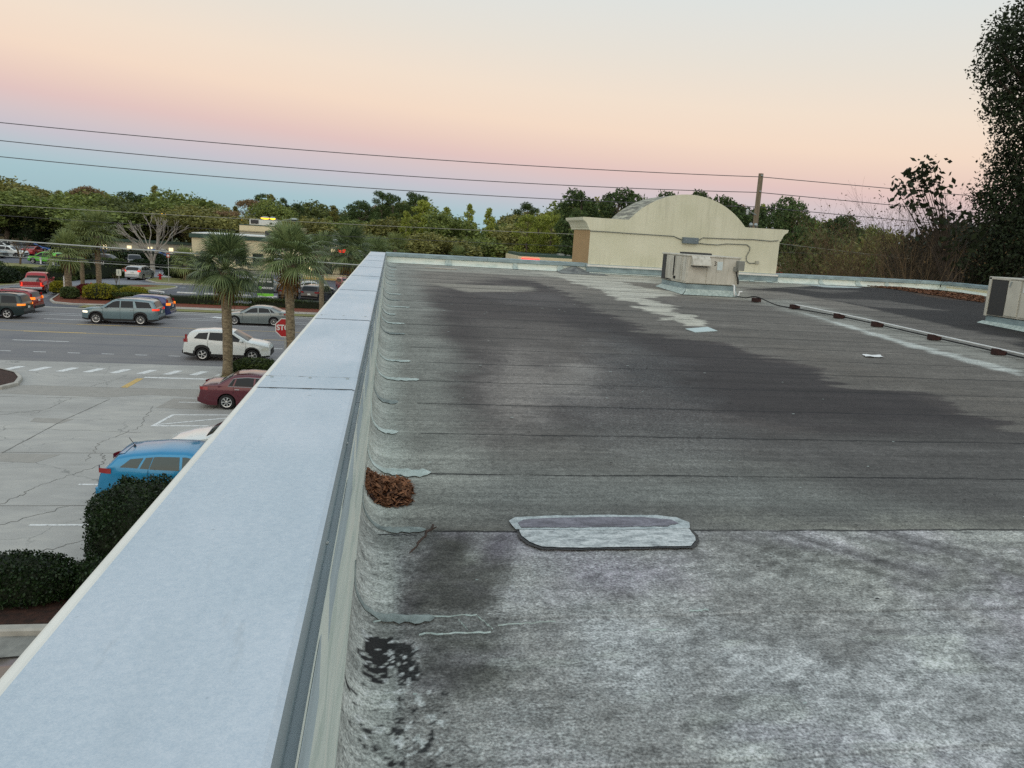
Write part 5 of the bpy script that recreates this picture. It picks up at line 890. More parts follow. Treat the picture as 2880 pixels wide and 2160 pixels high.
bare(325, 768, 86, .55, 19, m_twig, 'tiny leafless sapling on the grass island left of the white sign', None, name='bare_tree', depth=4, thick=.04)
for (k_, s_), (g_, c_, t_) in PRO.items():
    if (k_, s_) not in PUSED:
        for o_ in (c_, t_, g_): bpy.data.objects.remove(o_)
# ---- palms
def palm(px, yc, Y, wd, name_lbl, nf=34, seed=1, base=None, tr=.23, leafm=None, hang=1., boots=True, dead=10, far=False, greyboots=False, lean=0.):
    r = random.Random(seed); rg = np.random.default_rng(seed); c = at(px, yc, Y); bx = c[0]+lean; g = empty('palm_tree', (bx, Y, 0), 0, name_lbl, 'palm', None); H_ = c[2]-.15
    m = MB(); n = 14; zs = np.linspace(0, H_, n); m.tube([(-lean*(z/H_)+.03*math.sin(z), 0, z) for z in zs], [tr*(1.15 if k == 0 else 1)*(1+.06*math.sin(k*2.1)) for k in range(n)], 12); m.build('trunk', m_bark, g, smooth=True)
    if boots:
        m = MB()
        for k in range(34 if not far else 16):
            a = k*2.4; z = H_-1.5+1.45*(k/34 if not far else k/16); up = .35+.25*r.random(); rd = tr*1.0; d = Vector((math.cos(a), math.sin(a), 0)); t_ = Vector((-math.sin(a), math.cos(a), 0)); p = Vector((-lean, 0, z))+d*rd*.8; o_ = p+d*(.12+.14*r.random())+Vector((0, 0, up*.6)); w_ = .085
            m.add([p-t_*w_, p+t_*w_, o_+t_*w_*.5, o_-t_*w_*.5, p-t_*w_-Vector((0, 0, .05)), p+t_*w_-Vector((0, 0, .05))], [(0, 1, 2, 3), (4, 3, 2, 5), (0, 3, 4), (1, 5, 2)])
        m.build('leaf_stubs', m_boot2 if greyboots else m_boot, g)
    def fan(V, F, org, d, R_, droop, nl, w0):
        d = d.normalized(); side = d.cross(Vector((0, 0, 1))); side = side.normalized() if side.length > .1 else Vector((1, 0, 0)); nrm = side.cross(d).normalized(); roll = r.uniform(-.35, .35); side = (side*math.cos(roll)+nrm*math.sin(roll)).normalized()
        for i in range(nl):
            a = (i/(nl-1)-.5)*2*math.radians(112); l = R_*(.62+.38*math.cos(a*.8))*r.uniform(.9, 1.08); dd = (d*math.cos(a)+side*math.sin(a)); w_ = w0
            tn = dd.cross(nrm).normalized(); p0 = org; p1 = org+dd*l*.5+nrm*.03*l; p2 = org+dd*l*.82-Vector((0, 0, droop*l*.08)); p3 = org+dd*l*1.04-Vector((0, 0, droop*l*.36)); b = len(V)
            V += [p0, p1-tn*w_, p1+tn*w_, p2-tn*w_*.7, p2+tn*w_*.7, p3]; F += [(b, b+1, b+2, b+2), (b+1, b+3, b+4, b+2), (b+3, b+5, b+4, b+4)]
    Vg, Fg, Vd, Fd, Vs = [], [], [], [], MB()
    R_ = wd*.25
    for k in range(nf):
        t_ = (k+.5)/nf; el = math.radians(82-112*t_**1.15*hang); a = k*2.39996+r.uniform(-.25, .25); d = Vector((math.cos(a)*math.cos(el), math.sin(a)*math.cos(el), math.sin(el))); pl = wd*.27*r.uniform(.8, 1.1)
        o_ = Vector((-lean, 0, H_+.15)); e = o_+d*pl-Vector((0, 0, .12*pl*(1-abs(d.z)))); Vs.tube([o_, o_+d*pl*.5+Vector((0, 0, .04)), e], [.03, .02, .014], 4, cap=False)
        fd = (d+Vector((0, 0, -.12-.3*t_))).normalized(); fan(Vg, Fg, e, fd, R_*r.uniform(.9, 1.15), .3+.9*t_, 17 if far else 28, .030 if not far else .05)
    for k in range(dead):
        a = k*2.4+r.random(); el = math.radians(-55-25*r.random()); d = Vector((math.cos(a)*math.cos(el), math.sin(a)*math.cos(el), math.sin(el))); o_ = Vector((-lean, 0, H_+.12)); e = o_+d*wd*.17*r.uniform(.6, 1.2); fan(Vd, Fd, e, (d+Vector((0, 0, -.9))).normalized(), R_*r.uniform(.6, .95), 1.2, 12, .035)
    def mk(V, F, nm, mt):
        V = np.array([tuple(v) for v in V]); tri = [f for f in F]; me = bpy.data.meshes.new(nm); fs = []
        for f in F: fs.append(tuple(dict.fromkeys(f)))
        me.from_pydata([tuple(v) for v in V], [], fs); me.materials.append(mt); o = bpy.data.objects.new(nm, me); C.objects.link(o); o.parent = g
    mk(Vg, Fg, 'fronds', leafm or m_frond); Vs.build('leaf_stalks', leafm or m_frond, g, fix=False)
    if dead: mk(Vd, Fd, 'dead_fronds', m_dead)
    return g
palm(636, 758, 39.1, 4.0, 'nearest fan palm, its trunk standing before the white SUV', 46, 3, tr=.235)
palm(817, 738, 36., 3.85, 'second fan palm hiding half of the stop sign', 48, 9, tr=.2, hang=.84, dead=9)
palm(985, 712, 56., 4.3, 'fan palm with drooping fronds just left of the far roof corner', 36, 12, tr=.2, dead=14)
palm(905, 712, 66., 4.2, 'fan palm before the restaurant between the second palm and the roof corner', 30, 33, tr=.2, far=True)
palm(1050, 728, 64., 4.1, 'fan palm half hidden by the far end of the pale roof edge', 34, 15, tr=.2)
palm(187, 712, 74., 4.4, 'short fan palm with pale leaf stubs on the mulch island', 34, 18, leafm=m_frond2, greyboots=True, tr=.28, far=True, dead=6)
palm(272, 660, 82.4, 5.4, 'tall fan palm with a big round crown above the driveway', 38, 21, leafm=m_frond2, far=True, tr=.25, boots=False, dead=5)
palm(226, 672, 82.3, 4.6, 'fan palm just left of the tall round crowned one', 30, 24, leafm=m_frond2, far=True, tr=.2, boots=False, dead=5)
palm(1112, 700, 104., 5., 'small pale fan palm beyond the far roof corner', 26, 27, leafm=m_frond2, far=True)
palm(1290, 725, 104., 3.6, 'low fan palm peeping over the front parapet', 20, 29, leafm=m_frond2, far=True)
palm(520, 740, 98., 4.6, 'bushy palm beyond the driveway, left of the nearest fan palm', 26, 31, leafm=m_frond2, far=True, boots=False)
# ---- hedges and bushes: leaves over a shaped core
def shrub(name, label, x, y, sx, sy, sz, mt, n, leaf, power=2.6, rot=0., group=None, z0=0., core=True, cat='shrub', skin=.12):
    rg = np.random.default_rng(int(abs(x*131+y*17))+n); u = rg.uniform(0, 2*PI, n); v = np.arccos(rg.uniform(-.35, 1, n)); e = 2/power
    f = lambda w_: np.sign(w_)*np.abs(w_)**e
    R_ = 1-skin*rg.random(n)**1.5+.05*np.sin(u*5+v*4)+.03*rg.normal(size=n)+np.where(rg.random(n) < .03, .07*rg.random(n), 0); P = np.stack([sx*f(np.sin(v)*np.cos(u))*R_, sy*f(np.sin(v)*np.sin(u))*R_, sz*(.42+.58*f(np.cos(v))*R_)], -1); P[:, 2] = np.maximum(P[:, 2], .03)
    V, F = cards(P, leaf, 0, .55, rg); o = npmesh(name, V, F, mt); o.location = (x, y, z0); o.rotation_euler = (0, 0, rot); tag(o, label, cat, group)
    if core:
        U, W = np.meshgrid(np.linspace(0, 2*PI, 21), np.linspace(0, PI, 9)); q = .9; P = np.stack([sx*f(np.sin(W)*np.cos(U))*q, sy*f(np.sin(W)*np.sin(U))*q, sz*(.42+.58*f(np.cos(W))*q)], -1); P[..., 2] = np.maximum(P[..., 2], .0)
        m = MB(); m.grid([[tuple(p) for p in r_] for r_ in P]); m.build('inner_twigs', m_core, o)
    return o
V_ = vehicle
# ---- on the road
g, i = V_('suv', 'white compact SUV with lit tail lamps driving right, partly behind the palm trunk', 'car', -8.70, 44.38, 0, cp['white'], clad=True, style=0, tail='r', head=False)
g, i = V_('bigsuv', 'blue-grey SUV with dark roof rails and black wheel arches, waiting on the road facing left', 'car', -18.42, 57.75, PI, cp['teal'], clad=True, rails=True, style=1, tail='on', head=True, trim=True)
g, i = V_('sedan', 'grey sedan with a low sloping roof on the road behind the palm trunk', 'car', -9.75, 59.95, PI, cp['grey'], style=1, trim=True)
g, i = V_('suv', 'dark blue hatchback mostly hidden behind the blue-grey SUV', 'car', -18.55, 62.0, PI, cp['navy'], style=0, tail='i')
g, i = V_('wagon', 'dark green SUV with grey rear glass at the left edge of the road', 'car', -27.2, 58.45, PI, cp['dkgreen'], style=0, tail='i', rails=True, name='car')
g, i = V_('suv', 'bright red SUV with lit lamps just behind the dark green SUV', 'car', -28.0, 62.1, PI, cp['deepred'], style=0, tail='i', rails=True, clad=True)
# ---- near parking lot
g, i = V_('oldsedan', 'maroon sedan with silver wheel covers parked beside the building', 'car', -5.15, 33.0, 0, cp['maroon'], style=2, trim=True)
g, i = V_('hatch', 'bright blue hatchback parked behind the round bush, short aerial on its roof', 'car', -5.28, 21.7, 0, cp['blue'], style=0, glass=m_glass2)
m = MB(); hx, top, tz = i['cx'], i['top'], i['topZ']; s_ = 3.72; m.lathe([(.045, 0), (.03, .03), (.012, .045)], (hx-s_, 0, tz(s_, 0)), 8); m.tube([(hx-s_, 0, tz(s_, 0)+.04), (hx-s_-.14, 0, tz(s_, 0)+.25)], .009, 5); m.build('aerial', m_black, g)
m = MB(); m.grid([[(hx-s, yy, tz(s, yy)+.012+(.02 if s > 3.9 else 0)) for yy in np.linspace(-.58, .58, 9)] for s in (3.8, 3.95, 4.06)]); m.build('roof_spoiler', cp['blue'], g, smooth=True)
g, i = V_('sedan', 'white car seen over the blue hatchback, only its bonnet and windscreen showing', 'car', -4.45, 25.25, PI, cp['white'], style=0)
g, i = V_('sedan', 'dark grey car at the lower left corner, only a sliver of its roof visible', 'car', -5.45, 9.85, PI/2+.1, cp['black'], style=0)
# ---- across the road
g, i = V_('pickup', 'red pickup truck with lit tail lamps turning into the far driveway', 'pickup truck', -32.2, 77.7, math.radians(102), cp['red'], style=0, tail='on')
L_, W_ = 5.6, 1.95
for sd in (1, -1):
    m = MB(); m.box((-1.86, sd*(W_/2-.1), .98), (1.86, .09, .3)); m.build('bed_side', cp['red'], g, bevel=.03)
m = MB(); m.box((-2.75, 0, .96), (.08, 1.78, .32)); m.build('tailgate', cp['red'], g, bevel=.03); m = MB(); m.box((-1.85, 0, .9), (1.75, 1.6, .05)); m.build('bed_floor', m_black, g)
m = MB(); m.prism_y([(-.95, .95), (-2.6, .98), (-2.3, 1.25), (-1.2, 1.35)], -.3, .75); tag(m.build('bed_cover', mat('cover_grey', '#8B8A84', .8, .2, 5), g), None, None)
g, i = V_('suv', 'small silver SUV seen from behind on the driveway beyond the palms', 'car', -29.2, 97.6, math.radians(84), cp['silver'], style=0, tail='on')
SP = 'cars parked across the road'
g, i = V_('suv', 'lime green SUV parked above the clipped hedge, white fence posts before it', 'car', -47.4, 117.4, PI-.25, cp['green'], style=0, clad=True, group=SP)
g, i = V_('bigsuv', 'white SUV with dark windows parked left of the lime green one', 'car', -56.6, 127.5, -.1, cp['white'], style=0, rails=True, group=SP)
g, i = V_('bigsuv', 'silver-green SUV cut off by the left picture edge, in front of the white SUV', 'car', -58.2, 124.6, -.1, cp['grey'], style=0, clad=True, group=SP)
far = [('suv', 'white2', 'white car behind the first white SUV at the left edge', 60, 712, 8, 146, 0), ('sedan', 'black', 'black car parked with its rear out beside the bare small tree', 0, 0, 68, 140, 2), ('suv', 'darkgrey', 'dark grey car in the back row beyond the bare small tree', 0, 0, 78, 152, 1.2), ('sedan', 'red', 'red car half hidden behind the small palm crown at left', 0, 0, 93, 139, 1.6),
       ('suv', 'royal', 'blue car parked behind the pale bare tree', 0, 0, 440, 150, 0), ('suv', 'white2', 'white car touching the blue car behind the pale bare tree', 0, 0, 462, 155, .1), ('sedan', 'silver', 'silver sedan with its nose beside the pale bare tree', 0, 0, 402, 124, -1.0), ('suv', 'white', 'white SUV just right of the pale bare tree trunk', 0, 0, 436, 130, -.9),
       ('sedan', 'brown', 'brown car in the shade under the oaks beyond the bare tree', 0, 0, 400, 150, .2), ('suv', 'silver', 'silver car glimpsed through palm fronds above the tall palm trunk', 0, 0, 262, 150, .2), ('sedan', 'white2', 'pale car under the trees left of the cream building', 0, 0, 500, 160, .1), ('sedan', 'darkgrey', 'dark car under the trees beside the cream building', 0, 0, 480, 165, .1), ('suv', 'navy', 'dark blue car glimpsed beside the tall straight palm trunk', 0, 0, 284, 138, .4), ('suv', 'silver', 'silver car in the back row at the left edge', 0, 0, 28, 158, .1), ('sedan', 'royal', 'pale blue car in the back row near the dark round tree', 0, 0, 100, 156, .3)]
for kd, pc, lb, _a, _b, px, Y, rot in far:
    Y = 118+(Y-118)*.62+6; p = at(px, 700, Y); V_(kd, lb, 'car', p[0], Y, rot, cp[pc], hi=False, group=SP)
g, i = V_('bigsuv', 'black SUV facing the road behind the tall straight palm trunk', 'car', -39.6, 117.6, -.12, cp['black'], style=0, group=SP)
g, i = V_('bigsuv', 'black SUV with pale bonnet beside the first black SUV', 'car', -36.6, 119.8, -1.2, cp['black'], style=0, group=SP)
SQ = 'cars parked behind the lease sign'
for kd, pc, lb, x, y, rot in [('bigsuv', 'black', 'black SUV parked just right of the green and black sign board', -9.75, 80.0, PI/2, ), ('bigsuv', 'black', 'black crossover with red tail lamps right of the second palm trunk', -6.95, 79.4, PI/2-.3), ('pickup', 'darkgrey', 'dark truck facing the street at the pale roof edge', -4.2, 85.4, -PI/2+.2), ('suv', 'deepred', 'red SUV facing the street at the pale roof edge', -4.9, 92.5, -PI/2+.3), ('sedan', 'silver', 'silver sedan between the palm trunk and the black crossover', -8.4, 88.0, .2), ('suv', 'grey', 'grey car behind the green and black sign board', -13.2, 88, .1), ('sedan', 'darkgrey', 'dark car left of the sign board, behind hanging fronds', -15.5, 89.5, .1)]:
    V_(kd, lb, 'car', x, y, rot, cp[pc], hi=(y < 86), group=SQ, wide_tail=False)
# ------------------------------------------------------------------ GROUND
def st(name, mb, mt, **k): o = mb.build(name, mt, None, fix=False, **k); o['kind'] = 'structure'; return o
def rect(x0, x1, y0, y1, z, name, mt, step=None):
    m = MB(); m.add([(x0, y0, z), (x1, y0, z), (x1, y1, z), (x0, y1, z)], [(0, 1, 2, 3)]); return st(name, m, mt)
rect(-1500, 1500, -400, 2500, -.03, 'ground', m_earth)
rect(-60, 40, -30, 41.9, .0, 'parking_lot', m_conc); rect(-200, 200, 41.9, 65.35, .0, 'road', m_asph)
rect(-200, 200, 65.35, 140, -.004, 'far_parking_lot', m_asph2)
def strip(pts, z, name, mt):
    m = MB(); m.sheet([tuple(p[:2]) for p in pts], z); return st(name, m, mt)
def sm_poly(pts, n=5):
    P = [Vector((p[0], p[1], 0)) for p in pts]; N_ = len(P); out = []
    for i in range(N_):
        p0, p1, p2, p3 = P[i-1], P[i], P[(i+1) % N_], P[(i+2) % N_]
        for j in range(n): t_ = j/n; q = .5*((2*p1)+(p2-p0)*t_+(2*p0-5*p1+4*p2-p3)*t_*t_+(3*p1-p0-3*p2+p3)*t_**3); out.append((q.x, q.y))
    return out
def island(pts, name, mt, kerb=True, h=.12, smooth=True, kname='kerb', w_=.16):
    P = sm_poly(pts) if smooth else [tuple(p[:2]) for p in pts]; m = MB(); m.prism(P, -.02, h); o = st(name, m, mt)
    if kerb:
        n = len(P); c = Vector((sum(p[0] for p in P)/n, sum(p[1] for p in P)/n)); m = MB(); vs = []
        for i in range(n):
            a, b = Vector(P[i-1]), Vector(P[(i+1) % n]); d = (b-a).normalized(); nr = Vector((d.y, -d.x)); 
            if nr.dot(Vector(P[i])-c) < 0: nr = -nr
            p = Vector(P[i]); vs.append([(p.x-nr.x*.01, p.y-nr.y*.01, h+.03), (p.x+nr.x*w_*.8, p.y+nr.y*w_*.8, h+.03), (p.x+nr.x*w_, p.y+nr.y*w_, h), (p.x+nr.x*w_, p.y+nr.y*w_, -.02)])
        vs.append(vs[0]); m.grid(vs); k = MB(); k = m.build(kname, m_kerb, o, fix=False)
    return o
# road markings
m = MB(); 
def ln(x0, x1, y, w_=.11, z=.005, mb=None): (mb or m).add([(x0, y-w_/2, z), (x1, y-w_/2, z), (x1, y+w_/2, z), (x0, y+w_/2, z)], [(0, 1, 2, 3)])
for k in range(-20, 40): ln(-18.95+1.73*k, -18.32+1.73*k, 44.65)
for k in range(-6, 12): ln(-21.66+12.2*k, -18.6+12.2*k, 48.5, .13); ln(-24.0+12.2*k, -20.94+12.2*k, 58.5, .13)
ln(-140, 140, 60.9); ln(-140, 140, 61.85); ln(-17, 140, 64.5)
st('white_lane_lines', m, m_white)
m = MB(); ln(-140, -22.6, 52.3, .10); ln(-22.6, -19.0, 52.2, .26); ln(-19, 140, 52.1, .11); ln(-140, -21, 56.2, .10); ln(-21, -18.2, 56.2, .24); ln(-18.2, 140, 56.2, .11); st('yellow_lane_lines', m, m_yellow)
m = MB(); A = at(0, 0, 1); x0 = gp(608, 897)[0]; m.add([(-14.6, 63.15, .006), (-13.6, 63.05, .006), (-13.6, 62.75, .006), (-12.8, 63.2, .006), (-13.6, 63.65, .006), (-13.6, 63.35, .006)], [(0, 1, 2, 3, 4, 5)]); m.add([(-13.3, 62.6, .007), (-11.9, 62.6, .007), (-11.9, 63.5, .007), (-13.1, 63.5, .007)], [(0, 1, 2, 3)]); st('turn_arrow', m, m_white)
m = MB()
for k in range(-4, 9):
    x = -18.09+1.22*k; m.add([(x-.12, 39.25, .005), (x+.28, 39.25, .005), (x+.62, 40.35, .005), (x+.22, 40.35, .005)], [(0, 1, 2, 3)])
m.add([(-11.45, 38.25, .005), (-7.9, 38.2, .005), (-7.9, 38.5, .005), (-11.45, 38.55, .005)], [(0, 1, 2, 3)])
for y, xe in ((33.3, -2), (22.59, -2), (19.49, -2), (16.2, -2)): m.add([(-8.6, y-.05, .005), (xe, y-.05, .005), (xe, y+.05, .005), (-8.6, y+.05, .005)], [(0, 1, 2, 3)])
def seg(a, b, w_, z=.005):
    a, b = Vector(a), Vector(b); d = (b-a).normalized(); n_ = Vector((-d.y, d.x))*w_/2; m.add([(a.x-n_.x, a.y-n_.y, z), (b.x-n_.x, b.y-n_.y, z), (b.x+n_.x, b.y+n_.y, z), (a.x+n_.x, a.y+n_.y, z)], [(0, 1, 2, 3)])
seg((-8.57, 29.3), (-2, 29.75), .14); seg((-8.5, 29.3), (-8.25, 31.05), .14, .0055); seg((-8.3, 31.05), (-2, 31.5), .13, .006); seg((-8.4, 29.5), (-5.2, 31.2), .12, .0065); seg((-5.4, 29.6), (-2.2, 31.3), .12, .0065)
st('parking_lot_lines', m, m_white)
m = MB(); m.add([(-11.75, 35.95, .005), (-11.45, 35.95, .005), (-11.4, 38.1, .005), (-11.7, 38.1, .005)], [(0, 1, 2, 3)]); st('yellow_stop_line', m, m_yellow)
# darker slabs, joints and cracks of the old lot
m = MB()
for P in ([(-16, 34.2), (-11.6, 33.9), (-10.2, 34.6), (-8, 34.3), (-8, 35.9), (-12.2, 35.9), (-16, 35.9)], [(-12.8, 29.6), (-11.7, 29.4), (-11.5, 30.1), (-12.9, 30.2)], [(-14, 25.0), (-10.6, 24.6), (-10.2, 25.5), (-14, 25.7)], [(-9.2, 32.2), (-7, 32.0), (-6.9, 33.9), (-9, 34.0)], [(-7.6, 25.9), (-5, 26), (-5, 27.2), (-7.3, 27.4)]): m.sheet(P, .004)
st('repaired_slabs', m, m_concd)
m = MB(); rc = random.Random(3)
def crack(pts, w_, wob=.05, n=14):
    for a, b in zip(pts[:-1], pts[1:]):
        a, b = Vector(a), Vector(b); q = [a.lerp(b, i/n)+Vector((rc.uniform(-wob, wob), rc.uniform(-wob, wob))) for i in range(n+1)]; q[0] = a; q[-1] = b
        for u_, v_ in zip(q[:-1], q[1:]): seg2(u_, v_, w_*rc.uniform(.5, 1.2))
def seg2(a, b, w_): d = (b-a).normalized() if (b-a).length > 1e-6 else Vector((1, 0)); n_ = Vector((-d.y, d.x))*w_/2; m.add([(a.x-n_.x, a.y-n_.y, .0065), (b.x-n_.x, b.y-n_.y, .0065), (b.x+n_.x, b.y+n_.y, .0065), (a.x+n_.x, a.y+n_.y, .0065)], [(0, 1, 2, 3)])
crack([(-11.95, 25.6), (-11.8, 29.9), (-11.4, 33.6)], 0.0420, .012); crack([(-20, 33.5), (-11.42, 33.7)], 0.0210, .01); crack([(-20, 25.6), (-6, 25.75)], 0.0210, .01); crack([(-20, 20.7), (-5.5, 20.9)], 0.0245, .01); crack([(-16, 35.9), (-7.9, 35.9)], 0.0210, .01); crack([(-30, 31.4), (-13.1, 31.0), (-12.9, 33.6)], 0.0175, .06)
crack([(-14.6, 30.2), (-13.2, 31.4)], 0.0210, .08); crack([(-9.2, 24.8), (-9.5, 27), (-8.9, 29.2), (-9.4, 32.5)], 0.0175, .1); crack([(-9.9, 20.8), (-9.6, 22.4), (-8.6, 24.6), (-9, 25.7)], 0.0210, .08); crack([(-11, 18.2), (-9.3, 19.4), (-8.2, 20.8)], 0.0210, .07); crack([(-16, 28), (-12.2, 28.6), (-8.6, 28.3)], 0.0140, .08); crack([(-13, 36), (-12.4, 38), (-10.2, 39.3), (-8.5, 39.1)], 0.0140, .08); crack([(-9, 17.1), (-7.4, 18.1), (-6.3, 19.2)], 0.0210, .08)
st('pavement_cracks', m, m_crack)
# near kerbs and beds
isl = [gp(x/2.458, 850+y/2.458) for x, y in [(-400, 640), (0, 602), (100, 577), (128, 540), (100, 505), (0, 480), (-400, 470)]]; island(isl, 'kerb_bed', m_dirt, h=.13, smooth=False)
island([(-8.0, 34.6), (-2, 34.6), (-2, 41.5), (-6.6, 41.6), (-8.0, 40.6)], 'planter_bed', m_grass, h=.1, smooth=False)
island([(-11, 14.25), (-2.5, 14.25), (-2.5, 17.9), (-5.6, 17.9), (-6.6, 16.8), (-11, 16.6)], 'near_bed', m_dirt, h=.1, smooth=False, w_=.2)
rect(-11, -2.5, 13.0, 14.06, .004, 'gutter', mat('gutter_concrete', '#8E8E88', .85, .2, 3, col2='#6F706C'))
# far side of the road
rect(-200, 200, 65.3, 65.85, .012, 'far_gutter', m_kerb); rect(-24.5, 200, 65.85, 67.45, .06, 'verge', m_grass)
rect(-24.5, 200, 67.45, 68.15, .075, 'sidewalk', m_kerb)
B1 = [(-28.1, 70.2), (-27.2, 68.5), (-25.5, 67.75), (-23.8, 67.95), (-20, 68.2), (60, 68.2), (60, 73), (-22, 73.2), (-22.6, 76), (-23.6, 79.6), (-26, 80.3), (-28.6, 82.9), (-31.3, 83.3), (-30.6, 79), (-29.2, 74.5)]
island(B1, 'mulch_bed', m_mulch, smooth=False, h=.12)
island([(-31.4, 83.4), (-28.8, 82.8), (-25.8, 80.6), (-23.9, 82.9), (-22.7, 86.8), (-23.3, 89.2), (-25.6, 89.2), (-27.9, 87.7), (-29.7, 85.6)], 'grass_island', m_grass, h=.1)
m = MB(); m.sheet([(-27.6, 86.8), (-25.4, 86.4), (-24.2, 88.2), (-26, 88.8)], .106); st('mulch_patch', m, m_mulch)
strip([(-60, 66), (-28.6, 66), (-29.6, 73), (-31.7, 83.3), (-29.9, 86), (-28, 88), (-25.7, 89.6), (-23, 91.2), (-28.1, 93.5), (-28, 100), (-22, 112), (-30, 112), (-36, 101), (-36, 94), (-36.4, 84), (-40, 78), (-60, 77)], .003, 'driveway', m_asph3)
island([(-120, 79.5), (-60, 79.6), (-37.0, 80.2), (-36.4, 83.5), (-35.6, 90), (-33.9, 96), (-37.5, 107.6), (-48, 113.5), (-120, 118)], 'grass_slope', m_grass, smooth=False, h=.1)
island([(-37.5, 108.2), (-34.8, 109.8), (-33.6, 113.8), (-33.5, 120.5), (-36, 121.5), (-39.8, 114)], 'mulch_corner', m_mulch, smooth=False)
island([(-27.9, 95.6), (-26, 92.7), (-23.3, 92.4), (-18, 92.8), (-18, 99), (-25.6, 101), (-28.2, 99.8)], 'grass_corner', m_grass, smooth=False)
strip([(-28.5, 101), (-25.8, 101.5), (-25, 107), (-28, 107)], .006, 'pale_paving', m_kerb)
m = MB()
for a, b, w_ in [((-23.84, 77.66), (-22.07, 81.09), .1), ((-20.88, 77.11), (-19.71, 79.37), .1), ((-18.2, 76.9), (-17, 79.3), .1), ((-12.2, 75.6), (-10.4, 77.9), .1), ((-8.8, 75.8), (-7.9, 77.4), .1), ((-25.1, 88.3), (-24.4, 90.4), .5), ((-22.5, 88.4), (-21.9, 88.7), .2), ((-35.1, 100.3), (-33.8, 100.4), .3), ((-20.2, 90), (-8, 90.2), .12)]: seg(a, b, w_, .006)
st('far_lot_lines', m, m_white)
proto = None
for i, (x, y, a) in enumerate([(-23.1, 82.3, -.55), (-20.2, 82.1, 0), (-17.6, 82.2, 0), (-14.9, 82.2, 0), (-12.3, 82.2, 0), (-9.7, 82.2, 0), (-34, 112, -1.3), (-32.5, 104.3, .5)]):
    if proto is None: m = MB(); m.prism_y([(-.95, 0), (.95, 0), (.9, .13), (-.9, .13)], -.1, .1); o = proto = m.build('wheel_stop', m_wpaint, bevel=.02)
    else: o = proto.copy(); C.objects.link(o)
    o.location = (x, y, .0); o.rotation_euler = (0, 0, a); tag(o, 'white concrete wheel stop by the grass island' if i == 0 else ('white concrete wheel stop in the row behind the low hedge' if i < 6 else 'white concrete wheel stop before the red mulch corner'), 'wheel stop', 'wheel stops' if i == 0 else ('wheel stops behind the low hedge' if i < 6 else 'wheel stops at the mulch corner'))
# ---- hedges and shrubs
shrub('round_bush', 'large clipped round dark green bush rising beside the pale roof edge', -5.2, 17.1, 1.15, 1.05, 1.95, m_hedge2, 15000, .032, 2.5, core=True)
shrub('clipped_hedge', 'low rounded clipped hedge below the round bush at lower left', -7.6, 15.45, 1.7, .62, .95, m_hedge2, 12000, .032, 2.6); shrub('clipped_hedge', 'small end hump of the low clipped hedge beside the round bush', -5.6, 15.6, .55, .5, .8, m_hedge2, 4000, .032, 2.6)
shrub('planter_shrub', 'bright green grassy shrub at the foot of the nearest fan palm', -6.7, 40.3, 1.1, .8, .75, m_hedge, 3500, .06, 2.4); shrub('planter_shrub', 'dark low shrub behind the maroon sedan', -5.6, 36.8, 1.4, 1.2, .7, m_hedge, 3500, .06, 2.4)
def hedge(name, label, a, b, w_, h, mt, n, leaf, z0=.1):
    a, b = Vector(a), Vector(b); d = b-a; return shrub(name, label, (a.x+b.x)/2, (a.y+b.y)/2, d.length/2, w_/2, h, mt, n, leaf, 7, math.atan2(d.y, d.x), z0=z0, skin=.1)
hedge('low_hedge', 'long low clipped hedge along the far sidewalk, left of the nearest fan palm', (-23.6, 71.6), (-13.2, 71.9), 1.2, .72, m_hedge, 9000, .07)
hedge('low_hedge', 'long low clipped hedge along the far sidewalk, right of the nearest fan palm', (-13.0, 71.9), (3, 72.0), 1.2, .72, m_hedge, 9000, .07)
hedge('tall_hedge', 'loose green hedge directly behind the red pickup', (-39.5, 86.5), (-34.6, 92.0), 2.6, 1.35, m_hedge, 10000, .11); hedge('tall_hedge', 'tall loose hedge along the driveway left of the tall palm trunk', (-35.2, 92.6), (-32.0, 99), 2.6, 2.1, m_hedge, 9000, .11); hedge('tall_hedge', 'wide loose green hedge at the far left behind the red pickup', (-56, 84.5), (-40.3, 88.2), 3.2, 1.9, m_hedge, 12000, .11)
shrub('dark_shrub', 'dark rounded shrub behind the red pickup tailgate', -39, 84.2, 2.2, 1.6, 1.7, m_hedge2, 3500, .1); shrub('dark_shrub', 'dark rounded shrub at the left edge behind the red pickup', -43.5, 84.8, 2.4, 1.6, 1.8, m_hedge2, 3500, .1)
for x, y, sx, sz, mt, lb in [(-24.9, 72.1, 1.35, 1.35, m_lime, 'large golden-green clipped shrub on the red mulch island'), (-27.2, 71.6, .7, 1.0, m_hedge, 'small green shrub left of the large golden-green one'), (-29.6, 75.8, .8, 1.1, m_lime, 'golden shrub left of the short palm trunk'), (-22.9, 74.5, 1.1, 1.0, m_lime, 'low golden shrub behind the large golden-green one'), (-26.9, 75.5, 1.1, 1.0, m_redleaf, 'reddish leaved shrub behind the short palm'), (-25.6, 78.8, 1.3, .7, m_hedge, 'low green ground shrub at the tall palm foot')]:
    shrub('island_shrub', lb, x, y, sx, sx*.9, sz, mt, 3000, .07, 2.6, z0=.1)
shrub('dark_shrub', 'dark shrub mass right of the driveway behind the hydrant', -24.2, 101.5, 3.4, 1.5, 2.0, m_hedge2, 5000, .12); shrub('dark_shrub', 'dense dark shrub right of the pale bare tree', -28.8, 118, 4, 2.5, 2., m_hedge2, 6000, .16); shrub('dark_shrub', 'dark rounded shrub between the black SUVs and the lime green one', -42.6, 118.5, 2.4, 2.0, 2.2, m_hedge2, 5000, .15); shrub('dark_shrub', 'dark shrub above the black SUV bonnets', -37.8, 124.5, 4.2, 2., 2.1, m_hedge2, 6000, .16)
